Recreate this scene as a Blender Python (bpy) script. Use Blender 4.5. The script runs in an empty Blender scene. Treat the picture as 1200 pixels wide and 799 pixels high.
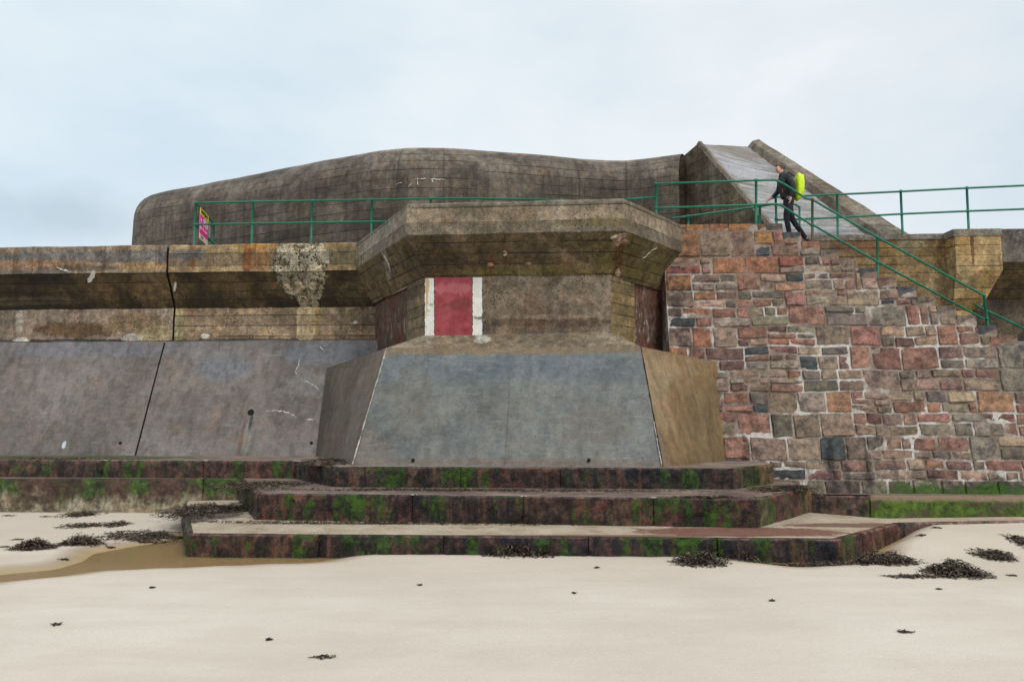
import bpy, bmesh, math, random
from mathutils import Vector, noise as mn
random.seed(7)
R = math.radians
C = bpy.context.scene.collection
EYE = 1.87                      # eye height above the sand at the foot of the steps
F, PT = 900.0, math.atan(90.5/900)
cp, sp = math.cos(PT), math.sin(PT)

# ---------- survey helpers: sight-lines from the camera station turned into world points -------------
def ray(x, y):
    a = (x-600)/F; b = (399.5-y)/F
    return (a, cp-b*sp, sp+b*cp)
def pZ(x, y, Z):
    r = ray(x, y); t = Z/r[2]; return Vector((r[0]*t, r[1]*t, Z+EYE))
def pY(x, y, Y):
    r = ray(x, y); t = Y/r[1]; return Vector((r[0]*t, Y, r[2]*t+EYE))

# ---------- object helpers -----------------------------------------------------------------
def tag(o, label=None, cat=None, group=None, kind=None):
    if label: o['label'] = label
    if cat: o['category'] = cat
    if group: o['group'] = group
    if kind: o['kind'] = kind
    return o
def thing(name, label, cat, loc=(0, 0, 0), group=None):
    o = bpy.data.objects.new(name, None); C.objects.link(o); o.location = loc
    o.empty_display_size = .2
    return tag(o, label, cat, group)
def obj(name, bm, mat, parent=None, smooth=False):
    me = bpy.data.meshes.new(name)
    if isinstance(bm, bmesh.types.BMesh):
        bm.to_mesh(me); bm.free()
    else:
        me = bm
    if mat and not len(me.materials): me.materials.append(mat)
    if smooth:
        for p in me.polygons: p.use_smooth = True
    o = bpy.data.objects.new(name, me); C.objects.link(o)
    if parent:
        o.parent = parent
        o.location = -Vector(parent.location)      # meshes are written in world coordinates
    return o
def NB(): return bmesh.new()
def grid(bm, a, b, c, d, step=.2, uv=None):
    """bilinear patch a-b-c-d, subdivided"""
    a, b, c, d = map(Vector, (a, b, c, d))
    nu = max(1, min(160, int(max((b-a).length, (c-d).length)/step)))
    nv = max(1, min(80, int(max((d-a).length, (c-b).length)/step)))
    vs = []
    for j in range(nv+1):
        t = j/nv
        row = []
        for i in range(nu+1):
            s = i/nu
            row.append(bm.verts.new(a*(1-s)*(1-t)+b*s*(1-t)+c*s*t+d*(1-s)*t))
        vs.append(row)
    for j in range(nv):
        for i in range(nu):
            bm.faces.new((vs[j][i], vs[j][i+1], vs[j+1][i+1], vs[j+1][i]))
def rough(bm, amp=.01, sc=1.5, amp2=None, lockz=False):
    bmesh.ops.remove_doubles(bm, verts=bm.verts, dist=.002)
    for v in bm.verts:
        p = v.co
        n = mn.noise_vector(p*sc)*amp + mn.noise_vector(p*sc*5)*amp*.5
        if lockz: n.z *= .2
        v.co = p+n
    bmesh.ops.recalc_face_normals(bm, faces=bm.faces)
def quads(name, qs, mat, parent, step=.18, amp=.008, smooth=False):
    bm = NB()
    for q in qs: grid(bm, *q, step=step)
    rough(bm, amp)
    return obj(name, bm, mat, parent, smooth)
def tube(bm, pts, r=.024, n=8, cap=True):
    pts = [Vector(p) for p in pts]
    rings = []
    up = Vector((0, 0, 1))
    for i, p in enumerate(pts):
        if i == 0: t = pts[1]-p
        elif i == len(pts)-1: t = p-pts[i-1]
        else: t = (pts[i+1]-p).normalized()+(p-pts[i-1]).normalized()
        t.normalize()
        a = t.cross(up if abs(t.z) < .95 else Vector((1, 0, 0))).normalized(); b = t.cross(a)
        k = 1.0
        if 0 < i < len(pts)-1:
            k = 1/max(.5, math.cos(t.angle((pts[i+1]-p))))
        rr = r[i] if isinstance(r, (list, tuple)) else r
        rings.append([bm.verts.new(p+(a*math.cos(q)+b*math.sin(q))*rr*(k if n > 4 else 1)) for q in [2*math.pi*j/n for j in range(n)]])
    for u, w in zip(rings, rings[1:]):
        for j in range(n): bm.faces.new((u[j], u[(j+1) % n], w[(j+1) % n], w[j]))
    if cap: bm.faces.new(rings[0]); bm.faces.new(list(reversed(rings[-1])))
def box(bm, c, s, ax=(Vector((1, 0, 0)), Vector((0, 1, 0)), Vector((0, 0, 1))), bev=0):
    c = Vector(c); vs = []
    for dz in (-1, 1):
        for dy in (-1, 1):
            for dx in (-1, 1):
                vs.append(bm.verts.new(c+ax[0]*dx*s[0]/2+ax[1]*dy*s[1]/2+ax[2]*dz*s[2]/2))
    fs = [bm.faces.new([vs[i] for i in f]) for f in ((0, 2, 3, 1), (4, 5, 7, 6), (0, 1, 5, 4), (2, 6, 7, 3), (0, 4, 6, 2), (1, 3, 7, 5))]
    if bev:
        es = list({e for f in fs for e in f.edges})
        bmesh.ops.bevel(bm, geom=es, offset=bev, segments=2, affect='EDGES', profile=.5)

# ---------- node helpers --------------------------------------------------------------------
class M:
    def __init__(s, name):
        s.m = bpy.data.materials.new(name); s.m.use_nodes = True; s.nt = s.m.node_tree
        s.b = s.nt.nodes['Principled BSDF']; s.b.inputs['Specular IOR Level'].default_value = .35
        g = s.n('ShaderNodeNewGeometry'); s.P = g.outputs['Position']; s.Nn = g.outputs['Normal']
        x = s.n('ShaderNodeSeparateXYZ'); s.l(s.P, x.inputs[0]); s.X, s.Y, s.Z = x.outputs
    def n(s, t, **k):
        q = s.nt.nodes.new(t)
        for a, b in k.items(): setattr(q, a, b)
        return q
    def l(s, a, b): s.nt.links.new(a, b)
    def put(s, v, i):
        if hasattr(v, 'is_output') or isinstance(v, bpy.types.NodeSocket): s.l(v, i)
        elif isinstance(v, (tuple, list)) and len(v) == 3 and i.type == 'RGBA': i.default_value = (*v, 1)
        else: i.default_value = v
    def ma(s, op, a, b=0., c=None, clamp=False):
        q = s.n('ShaderNodeMath', operation=op, use_clamp=clamp); s.put(a, q.inputs[0]); s.put(b, q.inputs[1])
        if c is not None: s.put(c, q.inputs[2])
        return q.outputs[0]
    def sc(s, v, off=(0, 0, 0), vec=None):
        q = s.n('ShaderNodeVectorMath', operation='MULTIPLY_ADD'); s.l(vec or s.P, q.inputs[0]); q.inputs[1].default_value = v; q.inputs[2].default_value = off
        return q.outputs[0]
    def noise(s, scale=1., detail=6., rough=.6, vec=None, dist=0., color=False):
        q = s.n('ShaderNodeTexNoise'); s.l(vec or s.P, q.inputs['Vector']); q.inputs['Scale'].default_value = scale
        q.inputs['Detail'].default_value = detail; q.inputs['Roughness'].default_value = rough; q.inputs['Distortion'].default_value = dist
        return q.outputs['Color' if color else 'Fac']
    def vor(s, scale=1., vec=None, feat='F1', rnd=1., out='Distance'):
        q = s.n('ShaderNodeTexVoronoi', feature=feat); s.l(vec or s.P, q.inputs['Vector']); q.inputs['Scale'].default_value = scale; q.inputs['Randomness'].default_value = rnd
        return q.outputs[out]
    def mr(s, v, a, b, c=0., d=1., smooth=False):
        q = s.n('ShaderNodeMapRange', clamp=True)
        if smooth: q.interpolation_type = 'SMOOTHSTEP'
        s.put(v, q.inputs[0])
        for i, k in enumerate((a, b, c, d)): s.put(k, q.inputs[i+1])
        return q.outputs[0]
    def mix(s, f, a, b, mode='MIX'):
        q = s.n('ShaderNodeMix', data_type='RGBA', blend_type=mode); s.put(f, q.inputs[0]); s.put(a, q.inputs[6]); s.put(b, q.inputs[7])
        return q.outputs[2]
    def ramp(s, f, st):
        q = s.n('ShaderNodeValToRGB'); s.l(f, q.inputs[0]); e = q.color_ramp.elements
        while len(e) < len(st): e.new(.5)
        for k, (p, c) in zip(e, st): k.position = p; k.color = (*c, 1) if len(c) == 3 else c
        return q.outputs[0]
    def blob(s, c, rx, rz, amp=.6, nsc=3.5, soft=.3):
        """soft-edged ragged patch around world point c"""
        v = s.sc((1/rx, 0, 1/rz), (-c[0]/rx, 0, -c[2]/rz))
        q = s.n('ShaderNodeVectorMath', operation='LENGTH'); s.l(v, q.inputs[0])
        d = s.ma('ADD', q.outputs['Value'], s.ma('MULTIPLY', s.ma('SUBTRACT', s.noise(nsc, 9, .74, dist=.3), .5), amp*3))
        return s.mr(d, 1., 1.-soft)
    def bump(s, h, strength=.3, dist=.02, prev=None):
        q = s.n('ShaderNodeBump'); q.inputs['Strength'].default_value = strength; q.inputs['Distance'].default_value = dist
        s.l(h, q.inputs['Height'])
        if prev: s.l(prev, q.inputs['Normal'])
        return q.outputs[0]
    def out(s, col, rough=.8, normal=None, **k):
        s.put(col, s.b.inputs['Base Color']); s.put(rough, s.b.inputs['Roughness'])
        if normal: s.l(normal, s.b.inputs['Normal'])
        for a, v in k.items(): s.put(v, s.b.inputs[a.replace('_', ' ')])
        return s.m

def concrete(name, cols, boards=None, streak=.4, pits=.3, rough=.75, blobs=(), zg=None, uvboards=False, seams=(), bumpd=.012, big=.55, con=1., scratch=0., sdark=(.45, .42, .4)):
    m = M(name)
    n1 = m.noise(big, 8, .62, dist=.4)
    col = m.ramp(n1, [(.37, cols[0]), (.5, cols[1]), (.61, cols[2])])
    if zg:   # (z px-free) list of (z, colour) multiplied gradient
        z0, z1 = zg[0][0], zg[-1][0]
        zz = m.mr(m.ma('ADD', m.Z, m.ma('MULTIPLY', m.ma('SUBTRACT', m.noise(1.4, 5), .5), .5)), z0, z1)
        col = m.mix(1., col, m.ramp(zz, [((z-z0)/(z1-z0), c) for z, c in zg]), 'MULTIPLY')
    # hue patches
    col = m.mix(m.mr(m.noise(2.3, 6, .7, vec=m.sc((1, 1, .7), (9, 3, 4))), .5, .72, 0, .6), col, m.mix(1., col, (1.35, 1.1, .92), 'MULTIPLY'))
    hb_ = None
    for bl in blobs:
        c, rx, rz, cc, st_ = bl[:5]; kw = bl[5] if len(bl) > 5 else {}
        f = m.ma('MULTIPLY', m.blob(c, rx, rz, **kw), st_)
        if callable(cc): cc = cc(m); hb_ = f if hb_ is None else m.ma('MAXIMUM', hb_, f)
        col = m.mix(f, col, cc)
    # vertical run-off streaks
    st = m.noise(1., 6, .7, vec=m.sc((5, 5, .35)))
    col = m.mix(m.mr(st, .48, .60, 0, streak), col, m.mix(1., col, sdark, 'MULTIPLY'))
    st2 = m.noise(1., 4, .7, vec=m.sc((9, 9, .5), (4, 2, 1)))
    col = m.mix(m.mr(st2, .55, .66, 0, streak*.6), col, m.mix(1., col, (1.5, 1.4, 1.25), 'MULTIPLY'))
    # medium mottling and grain
    lo_, hi_ = 1-con*.42, 1+con*.55
    col = m.mix(1., col, m.ramp(m.noise(5.5, 10, .8, dist=.25), [(.39, (lo_, lo_, lo_)), (.5, (1, 1, 1)), (.61, (hi_, hi_*.975, hi_*.95))]), 'MULTIPLY')
    col = m.mix(m.mr(m.noise(1.9, 10, .78, vec=m.sc((1, 1, 1.3), (11, 2, 5))), .52, .58, 0, .5*con), col, m.mix(1., col, (.5, .45, .4), 'MULTIPLY'))
    col = m.mix(m.mr(m.noise(2.4, 10, .8, vec=m.sc((1, 1, 1.6), (1, 22, 5))), .56, .61, 0, .5*con), col, m.mix(1., col, (1.6, 1.5, 1.38), 'MULTIPLY'))
    g = m.noise(42, 5, .85)
    col = m.mix(1., col, m.ramp(g, [(.39, (1-.45*con,)*3), (.61, (1+.5*con,)*3)]), 'MULTIPLY')
    h = m.ma('ADD', m.ma('MULTIPLY', m.noise(7, 10, .75), 1.), m.ma('MULTIPLY', g, .5))
    if hb_ is not None: h = m.ma('ADD', h, m.ma('MULTIPLY', hb_, m.ma('MULTIPLY', m.noise(9, 6, .8), 4.)))
    if pits:
        pv = m.vor(15); pm = m.mr(m.noise(1.6, 4, .6, vec=m.sc((1, 1, 1), (5, 5, 5))), .45, .6)
        pf = m.ma('MULTIPLY', m.mr(pv, .26, .14), pm)
        col = m.mix(m.ma('MULTIPLY', pf, min(1, pits*2)), col, (.02, .018, .015))
        h = m.ma('SUBTRACT', h, m.ma('MULTIPLY', pf, .8))
    if boards or uvboards:
        if uvboards:
            u = m.n('ShaderNodeUVMap'); sx = m.n('ShaderNodeSeparateXYZ'); m.l(u.outputs[0], sx.inputs[0]); V = sx.outputs[1]; U = sx.outputs[0]; bw = uvboards
        else: V = m.Z; bw = boards
        w = m.ma('ADD', V, m.ma('MULTIPLY', m.ma('SUBTRACT', m.noise(.9, 3), .5), .03))
        q = m.ma('DIVIDE', w, bw); fr = m.ma('FRACT', q)
        line = m.mr(m.ma('ABSOLUTE', m.ma('SUBTRACT', fr, .5)), .5, .5-.022/bw*.6)
        line = m.mr(line, 1., 0.)
        vis = m.mr(m.noise(1., 4, .6, vec=m.sc((.6, .6, 3.), (2, 2, 2))), .38, .58)
        line = m.ma('MULTIPLY', line, m.ma('MAXIMUM', vis, .12))
        col = m.mix(m.ma('MULTIPLY', line, .85), col, (.018, .015, .012))
        wn = m.n('ShaderNodeTexWhiteNoise', noise_dimensions='1D'); m.l(m.ma('FLOOR', q), wn.inputs['W'])
        col = m.mix(1., col, m.ramp(wn.outputs['Value'], [(0, (.76, .76, .76)), (1, (1.25, 1.22, 1.17))]), 'MULTIPLY')
        h = m.ma('SUBTRACT', h, m.ma('MULTIPLY', line, .9))
        if uvboards:
            for s0 in seams:
                sl = m.mr(m.ma('ABSOLUTE', m.ma('SUBTRACT', m.ma('ADD', U, m.ma('MULTIPLY', m.ma('SUBTRACT', m.noise(2), .5), .08)), s0)), .035, .012)
                col = m.mix(m.ma('MULTIPLY', sl, .5), col, (.03, .026, .022))
    if scratch:
        a = m.noise(1., 5, .75, vec=m.sc((2, 2, 16)), dist=1.2)
        col = m.mix(m.mr(a, .55, .66, 0, scratch), col, m.mix(.6, col, (.45, .46, .44)))
        h = m.ma('ADD', h, m.ma('MULTIPLY', a, .4))
    hs = m.n('ShaderNodeHueSaturation'); hs.inputs['Saturation'].default_value = 1.1; m.l(col, hs.inputs['Color']); col = hs.outputs[0]
    rg = m.mr(m.noise(1.7, 5), .35, .65, rough-.15, rough+.1)
    return m.out(col, rg, m.bump(h, 1., bumpd*2.2))

# ====================================================================================
# LEFT SEA WALL  (profile: parapet face, overhang, wall, sloping apron)
# ====================================================================================
ZT = 4.25+EYE
def wl(X, o=0.): return 18.33-.062*(X+3.82)-o         # plan line of the parapet face, o = metres towards the beach
def W(X, o, Z): return Vector((X, wl(X, o), Z+EYE))
RUST = (.16, .05, .02); WHITE = (.62, .6, .54); LIME = (.42, .38, .28); BLK = (.015, .013, .01); GRN = (.035, .06, .012)

def spc(m):
    v = m.vor(11, vec=m.sc((1, 1, 1.), (3, 1, 2))); a = m.noise(4.5, 9, .8, dist=.6)
    c = m.ramp(a, [(.40, (.06, .05, .03)), (.46, (.36, .30, .19)), (.53, (.70, .66, .55)), (.60, (.45, .28, .10))])
    return m.mix(m.ma('MULTIPLY', m.mr(v, .34, .22), m.mr(m.noise(1.5, 4), .44, .54)), c, (.02, .018, .014))
def spr(m):
    a = m.noise(9, 9, .8, dist=.5); return m.ramp(a, [(.36, (.03, .018, .012)), (.46, (.20, .09, .04)), (.56, (.40, .34, .26)), (.66, (.55, .5, .44))])
m_parl = concrete('weathered_parapet_left', [(.15, .13, .11), (.22, .185, .145), (.30, .24, .175)], boards=None, streak=.6, pits=.3, blobs=[
    (pY(150, 300, 18.6), 5.5, .17, (.15, .14, .135), .9, dict(amp=.3)), (pY(40, 309, 18.7), 2.2, .13, (.28, .17, .10), .75),
    (pY(165, 312, 18.6), .9, .14, (.36, .24, .13), .8, dict(amp=.3)), (pY(95, 313, 18.6), 1.2, .1, (.10, .085, .06), .8), (pY(240, 315, 18.5), .7, .15, (.17, .16, .06), .7)])
m_parr = concrete('weathered_parapet_right', [(.15, .115, .08), (.25, .19, .12), (.35, .265, .165)], boards=.31, streak=.5, pits=.3, blobs=[
    (pY(288, 303, 18.4), .12, .5, (.12, .035, .025), .9, dict(amp=.4)), (pY(222, 296, 18.4), .12, .4, (.22, .09, .03), .8), (pY(300, 300, 18.4), .5, .4, (.24, .12, .05), .6),
    (pY(217, 296, 18.4), .5, .18, (.10, .10, .105), .8), (pY(330, 288, 18.4), 1.8, .06, (.40, .22, .06), .6), (pY(398, 300, 18.4), .5, .4, (.13, .12, .06), .6), (pY(352, 303, 18.4), .75, .52, spc, 1., dict(amp=.35, soft=.08))])
m_soff = concrete('stained_shaded_underside', [(.024, .019, .012), (.05, .036, .02), (.12, .085, .045)], boards=.2, streak=.5, pits=.2, blobs=[  # dark base colour holds wet staining plus painted shade below the overhang
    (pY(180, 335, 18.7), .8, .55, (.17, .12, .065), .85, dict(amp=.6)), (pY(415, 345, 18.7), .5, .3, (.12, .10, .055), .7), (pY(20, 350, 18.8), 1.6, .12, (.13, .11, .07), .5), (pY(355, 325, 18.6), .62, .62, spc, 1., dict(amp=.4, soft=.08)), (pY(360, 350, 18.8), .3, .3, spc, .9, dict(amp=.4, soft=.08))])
m_walll = concrete('weathered_wall_left', [(.18, .145, .115), (.27, .215, .17), (.35, .29, .245)], boards=None, streak=.3, pits=.4, blobs=[
    (pY(80, 385, 18.9), 1.1, .2, (.12, .07, .035), .85, dict(amp=.8, soft=.08)), (pY(150, 377, 18.9), .9, .3, (.20, .145, .085), .8, dict(amp=.6, soft=.1)), (pY(60, 398, 18.9), 3., .06, BLK, .85, dict(amp=.7)),
    (pY(12, 398, 18.9), .25, .12, WHITE, .9), (pY(150, 395, 18.9), .3, .12, (.5, .48, .42), .9), (pY(180, 390, 18.9), .5, .22, (.34, .28, .16), .8, dict(amp=.9, soft=.1)), (pY(10, 372, 18.9), .12, .4, (.5, .45, .4), .6)])
m_wallr = concrete('weathered_wall_right', [(.14, .11, .075), (.22, .17, .12), (.31, .24, .17)], boards=.26, streak=.4, pits=.6, blobs=[
    (pY(205, 380, 18.9), .25, .5, (.28, .26, .16), .7), (pY(237, 393, 18.9), .12, .08, WHITE, 1.), (pY(417, 378, 18.9), .07, .05, WHITE, 1.), (pY(300, 398, 18.9), 2., .05, BLK, .6, dict(amp=.7)), (pY(359, 375, 18.9), .27, .75, (.40, .34, .22), .85, dict(amp=.3, soft=.12)), (pY(372, 372, 18.9), .08, .5, (.25, .18, .08), .7)])
m_apr = concrete('smooth_grey_apron', [(.12, .105, .098), (.165, .145, .133), (.20, .18, .172)], streak=.5, pits=0, rough=.6, bumpd=.004, scratch=.3, big=.4, con=.42, zg=[(1.0, (1, 1, 1)), (3.0, (1.02, 1, .97)), (3.9, (.98, 1.03, 1.12))], blobs=[
    (pY(286, 510, 17.6), .10, .5, (.23, .22, .18), .7, dict(amp=.5, nsc=6)), (pY(279, 512, 17.6), .05, .5, (.15, .06, .04), .5, dict(amp=.5, nsc=6)), (pY(291, 495, 17.8), .05, .25, (.03, .025, .02), .8, dict(amp=.5, nsc=6)), (pY(100, 410, 18.8), 2.6, .18, (.15, .16, .19), .5),
    (pY(260, 430, 18.6), .8, .4, (.13, .15, .18), .5, dict(amp=.3)), (pY(380, 415, 18.6), 1.3, .35, (.15, .165, .185), .6), (pY(75, 521, 18.), .05, .1, (.6, .65, .7), .9), (pY(360, 450, 18.2), .7, .4, (.22, .22, .22), .4, dict(amp=1.2, soft=.15))])
m_dark = M('dark_joint'); m_dark.out((.015, .013, .012), .9); m_dark = m_dark.m

sw = thing('sea_wall', 'long weathered concrete sea wall with overhanging parapet and grey sloping apron left of the bastion', 'sea wall', W(-9, 0, -.8))
XL, XJ, XR = -45, -8.47, -3.3
PB, SB, WB = 3.57, 2.74, 1.93          # levels (above eye): parapet bottom, overhang bottom, wall bottom
OI = -.5
for (x0, x1, mp, mw, o) in ((XL, XJ-.02, m_parl, m_walll, 0.03), (XJ+.02, XR, m_parr, m_wallr, 0.)):
    st = .16
    segs = [(x0, x1)] if x1-x0 < 12 else [(x0, -14.), (-14., x1)]
    bm = NB(); bs = NB(); bw = NB()
    for (a, b) in segs:
        s_ = .16 if a > -15 else 1.5
        grid(bm, W(a, o, PB), W(b, o, PB), W(b, o, 4.22), W(a, o, 4.22), s_)
        grid(bm, W(a, o, 4.22), W(b, o, 4.22), W(b, o-.03, 4.25), W(a, o-.03, 4.25), s_)
        grid(bm, W(a, o-.03, 4.25), W(b, o-.03, 4.25), W(b, o-.9, 4.25), W(a, o-.9, 4.25), s_)
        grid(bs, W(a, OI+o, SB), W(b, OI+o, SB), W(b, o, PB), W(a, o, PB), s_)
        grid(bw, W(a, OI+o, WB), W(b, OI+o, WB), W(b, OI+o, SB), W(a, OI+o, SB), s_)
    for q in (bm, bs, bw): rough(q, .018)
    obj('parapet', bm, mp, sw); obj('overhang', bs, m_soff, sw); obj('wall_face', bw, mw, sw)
# joint backing
bm = NB(); grid(bm, W(XJ-.2, .0-.06, PB), W(XJ+.2, -.06, PB), W(XJ+.2, -.06, 4.2), W(XJ-.2, -.06, 4.2), .4); grid(bm, W(XJ-.2, OI-.06, SB), W(XJ+.2, OI-.06, SB), W(XJ+.2, -.06, PB), W(XJ-.2, -.06, PB), .4); grid(bm, W(XJ-.2, OI-.06, WB-.1), W(XJ+.2, OI-.06, WB-.1), W(XJ+.2, OI-.06, SB), W(XJ-.2, OI-.06, SB), .4); obj('expansion_joint', bm, m_dark, sw)
for (x0, x1) in ((XL, -8.66), (-8.62, -2.8)):
    bm = NB()
    for (a, b) in ([(x0, x1)] if x1-x0 < 12 else [(x0, -14.), (-14., x1)]):
        s_ = .25 if a > -15 else 1.5
        grid(bm, W(a, .85, -.86), W(b, .85, -.86), W(b, OI+.10, 1.90), W(a, OI+.10, 1.90), s_)
        grid(bm, W(a, OI+.10, 1.90), W(b, OI+.10, 1.90), W(b, OI-.2, 1.95), W(a, OI-.2, 1.95), s_)
    rough(bm, .006); obj('apron', bm, m_apr, sw)
bm = NB()
grid(bm, W(-8.9, .80, -.86), W(-8.4, .80, -.86), W(-8.4, OI+.03, 1.88), W(-8.9, OI+.03, 1.88), .5)
obj('apron_joint', bm, m_dark, sw)
def aprp(px, py, lift=.004):       # a point on the left apron surface
    r = ray(px, py)
    lo, hi = 10., 25.
    for _ in range(50):
        t = (lo+hi)/2; X, Y, Z = r[0]*t, r[1]*t, r[2]*t
        o = .85-(Z+.86)/(1.90+.86)*(.85-OI-.10)
        if Y < wl(X, o+lift): lo = t
        else: hi = t
    return Vector((X, Y, Z+EYE))
m_lime = M('lime_deposit'); m_lime.out(m_lime.mix(m_lime.noise(30, 3), (.45, .42, .38), (.75, .72, .68)), .8); m_lime = m_lime.m
def ribbon(bm, pts, w, jit=.3):
    L = []
    for i, p in enumerate(pts):
        t = (pts[min(i+1, len(pts)-1)]-pts[max(i-1, 0)]).normalized()
        s = t.cross(Vector((0, -.9, .3))).normalized()
        ww = w*.45*(.3+.7*math.sin(math.pi*(i+.5)/len(pts)))*random.choice((.25, .6, 1., 1.5))
        L.append((bm.verts.new(p+s*ww), bm.verts.new(p-s*ww)))
    for a, b in zip(L, L[1:]): bm.faces.new((a[0], b[0], b[1], a[1]))
def crack(pxs, w, mat, fn, parent, name='lime_seep'):
    bm = NB(); pts = []
    for (a, b) in zip(pxs, pxs[1:]):
        for k in range(6):
            t = k/6; pts.append(fn(a[0]+(b[0]-a[0])*t+random.uniform(-.9, .9), a[1]+(b[1]-a[1])*t+random.uniform(-.7, .7)))
    ribbon(bm, pts, w); return obj(name, bm, mat, parent)
crack([(312, 482), (325, 481), (333, 482), (341, 485), (349, 489)], .022, m_lime, aprp, sw)
crack([(358, 491), (370, 492)], .02, m_lime, aprp, sw)
crack([(352, 420), (347, 435), (350, 442)], .012, m_lime, aprp, sw)
crack([(352, 444), (364, 449), (376, 458)], .02, m_lime, aprp, sw)
crack([(375, 406), (382, 414)], .016, m_lime, aprp, sw)
crack([(74, 526), (76, 518)], .04, m_lime, aprp, sw)
def sofp(px, py, lift=.02):
    p = pY(px, py, 18.6)
    Z = p.z-EYE; o = OI*(1-(Z-SB)/(PB-SB)) if Z < PB else 0
    if Z < SB: o = OI
    return pY(px, py, wl(p.x, o+lift+.03))
crack([(148, 330), (156, 338), (170, 344), (178, 360)], .016, m_lime, sofp, sw)
crack([(149, 330), (149, 336)], .02, m_lime, sofp, sw)
crack([(66, 313), (76, 317), (84, 319)], .035, m_lime, sofp, sw)
# lime flake
def flake(name, px, fn, mat, parent, n=36, k=1.0):
    bm = NB(); ring = [bm.verts.new(fn(px[0]+px[2]*math.cos(a)*random.uniform(.7, 1.15)+px[4]*math.sin(a), px[1]+px[3]*math.sin(a)*random.uniform(.7, 1.15))) for a in [2*math.pi*i/n for i in range(n)]]
    bm.faces.new(ring); return obj(name, bm, mat, parent)
flake('lime_patch', (107, 325, 3.5, 8, -3), sofp, m_lime, sw)
flake('lime_patch', (205, 336, 1.6, 6, -1.), sofp, m_lime, sw)
m_hole = M('black_hole'); m_hole.out((.008, .008, .008), .9); m_hole = m_hole.m
m_iron = M('old_iron'); m_iron.out(m_iron.mix(m_iron.noise(20), (.05, .03, .02), (.12, .07, .05)), .7); m_iron = m_iron.m
def weep(px, py, r, fn, parent, name='weep_hole'):
    p = fn(px, py); q = fn(px, py-4); t = (q-p).normalized(); nrm = Vector((0, -1, 0)); nrm = (nrm-t*nrm.dot(t)).normalized(); s = t.cross(nrm)
    bm = NB()
    n = 12
    a = [bm.verts.new(p+nrm*.012+(s*math.cos(2*math.pi*i/n)+t*math.sin(2*math.pi*i/n))*r) for i in range(n)]
    b = [bm.verts.new(p+nrm*.012+(s*math.cos(2*math.pi*i/n)+t*math.sin(2*math.pi*i/n))*r*.72) for i in range(n)]
    c = [bm.verts.new(p+nrm*.005+(s*math.cos(2*math.pi*i/n)+t*math.sin(2*math.pi*i/n))*r*.7) for i in range(n)]
    d = [bm.verts.new(v.co-nrm*.03) for v in a]
    for i in range(n):
        j = (i+1) % n
        bm.faces.new((a[i], a[j], b[j], b[i])); bm.faces.new((b[i], b[j], c[j], c[i])); bm.faces.new((a[i], d[i], d[j], a[j]))
    bm.faces.new(c)
    return obj(name, bm, m_hole, parent)
weep(294, 483, .075, aprp, sw, 'drain_outlet'); weep(141, 519, .035, aprp, sw); weep(365, 519, .035, aprp, sw)

# spalled patches: bumpy lumps of exposed aggregate
def spall_mat(name, cols, sp=.5):
    m = M(name); a = m.noise(6, 8, .75, dist=.6)
    col = m.ramp(a, [(.30, cols[0]), (.45, cols[1]), (.58, cols[2]), (.72, cols[3])])
    v = m.vor(16); col = m.mix(m.ma('MULTIPLY', m.mr(v, .32, .2), m.mr(m.noise(2.), .42, .6, 0, sp)), col, (.015, .014, .012))
    return m.out(col, .85, m.bump(m.ma('ADD', m.noise(14, 8, .75), m.ma('MULTIPLY', v, .8)), 1., .03))
m_sp1 = spall_mat('spalled_limewashed_concrete', [(.16, .12, .07), (.42, .36, .24), (.55, .5, .4), (.40, .25, .10)], .9)
m_sp2 = spall_mat('spalled_rusty_concrete', [(.04, .02, .015), (.28, .14, .07), (.55, .48, .38), (.6, .56, .5)], .5)
def spall(name, cx, cy, rx, ry, fn, mat, parent, depth=.04, k=18):
    bm = NB(); rows = []
    N_ = 26
    cen = fn(cx, cy); sd = random.uniform(0, 50)
    for j in range(k+1):
        row = []
        for i in range(N_):
            a = 2*math.pi*i/N_; rr = j/k
            e = 1+.45*mn.noise(Vector((math.cos(a)*1.6+sd, math.sin(a)*1.6, 0)))+.25*mn.noise(Vector((math.cos(a)*5+sd, math.sin(a)*5, 3)))
            p = fn(cx+rx*rr*e*math.cos(a), cy+ry*rr*e*math.sin(a))
            d = depth*(1-rr**4)*(.5+.9*abs(mn.noise(p*5))+.5*mn.noise(p*14))-.035*(rr > .97)
            row.append(bm.verts.new(p+Vector((0, -1, -.15))*d))
        rows.append(row)
    for j in range(k):
        for i in range(N_):
            q = (rows[j][i], rows[j][(i+1) % N_], rows[j+1][(i+1) % N_], rows[j+1][i])
            bm.faces.new(q)
    bmesh.ops.remove_doubles(bm, verts=bm.verts, dist=.0005)
    return obj(name, bm, mat, parent)

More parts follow.
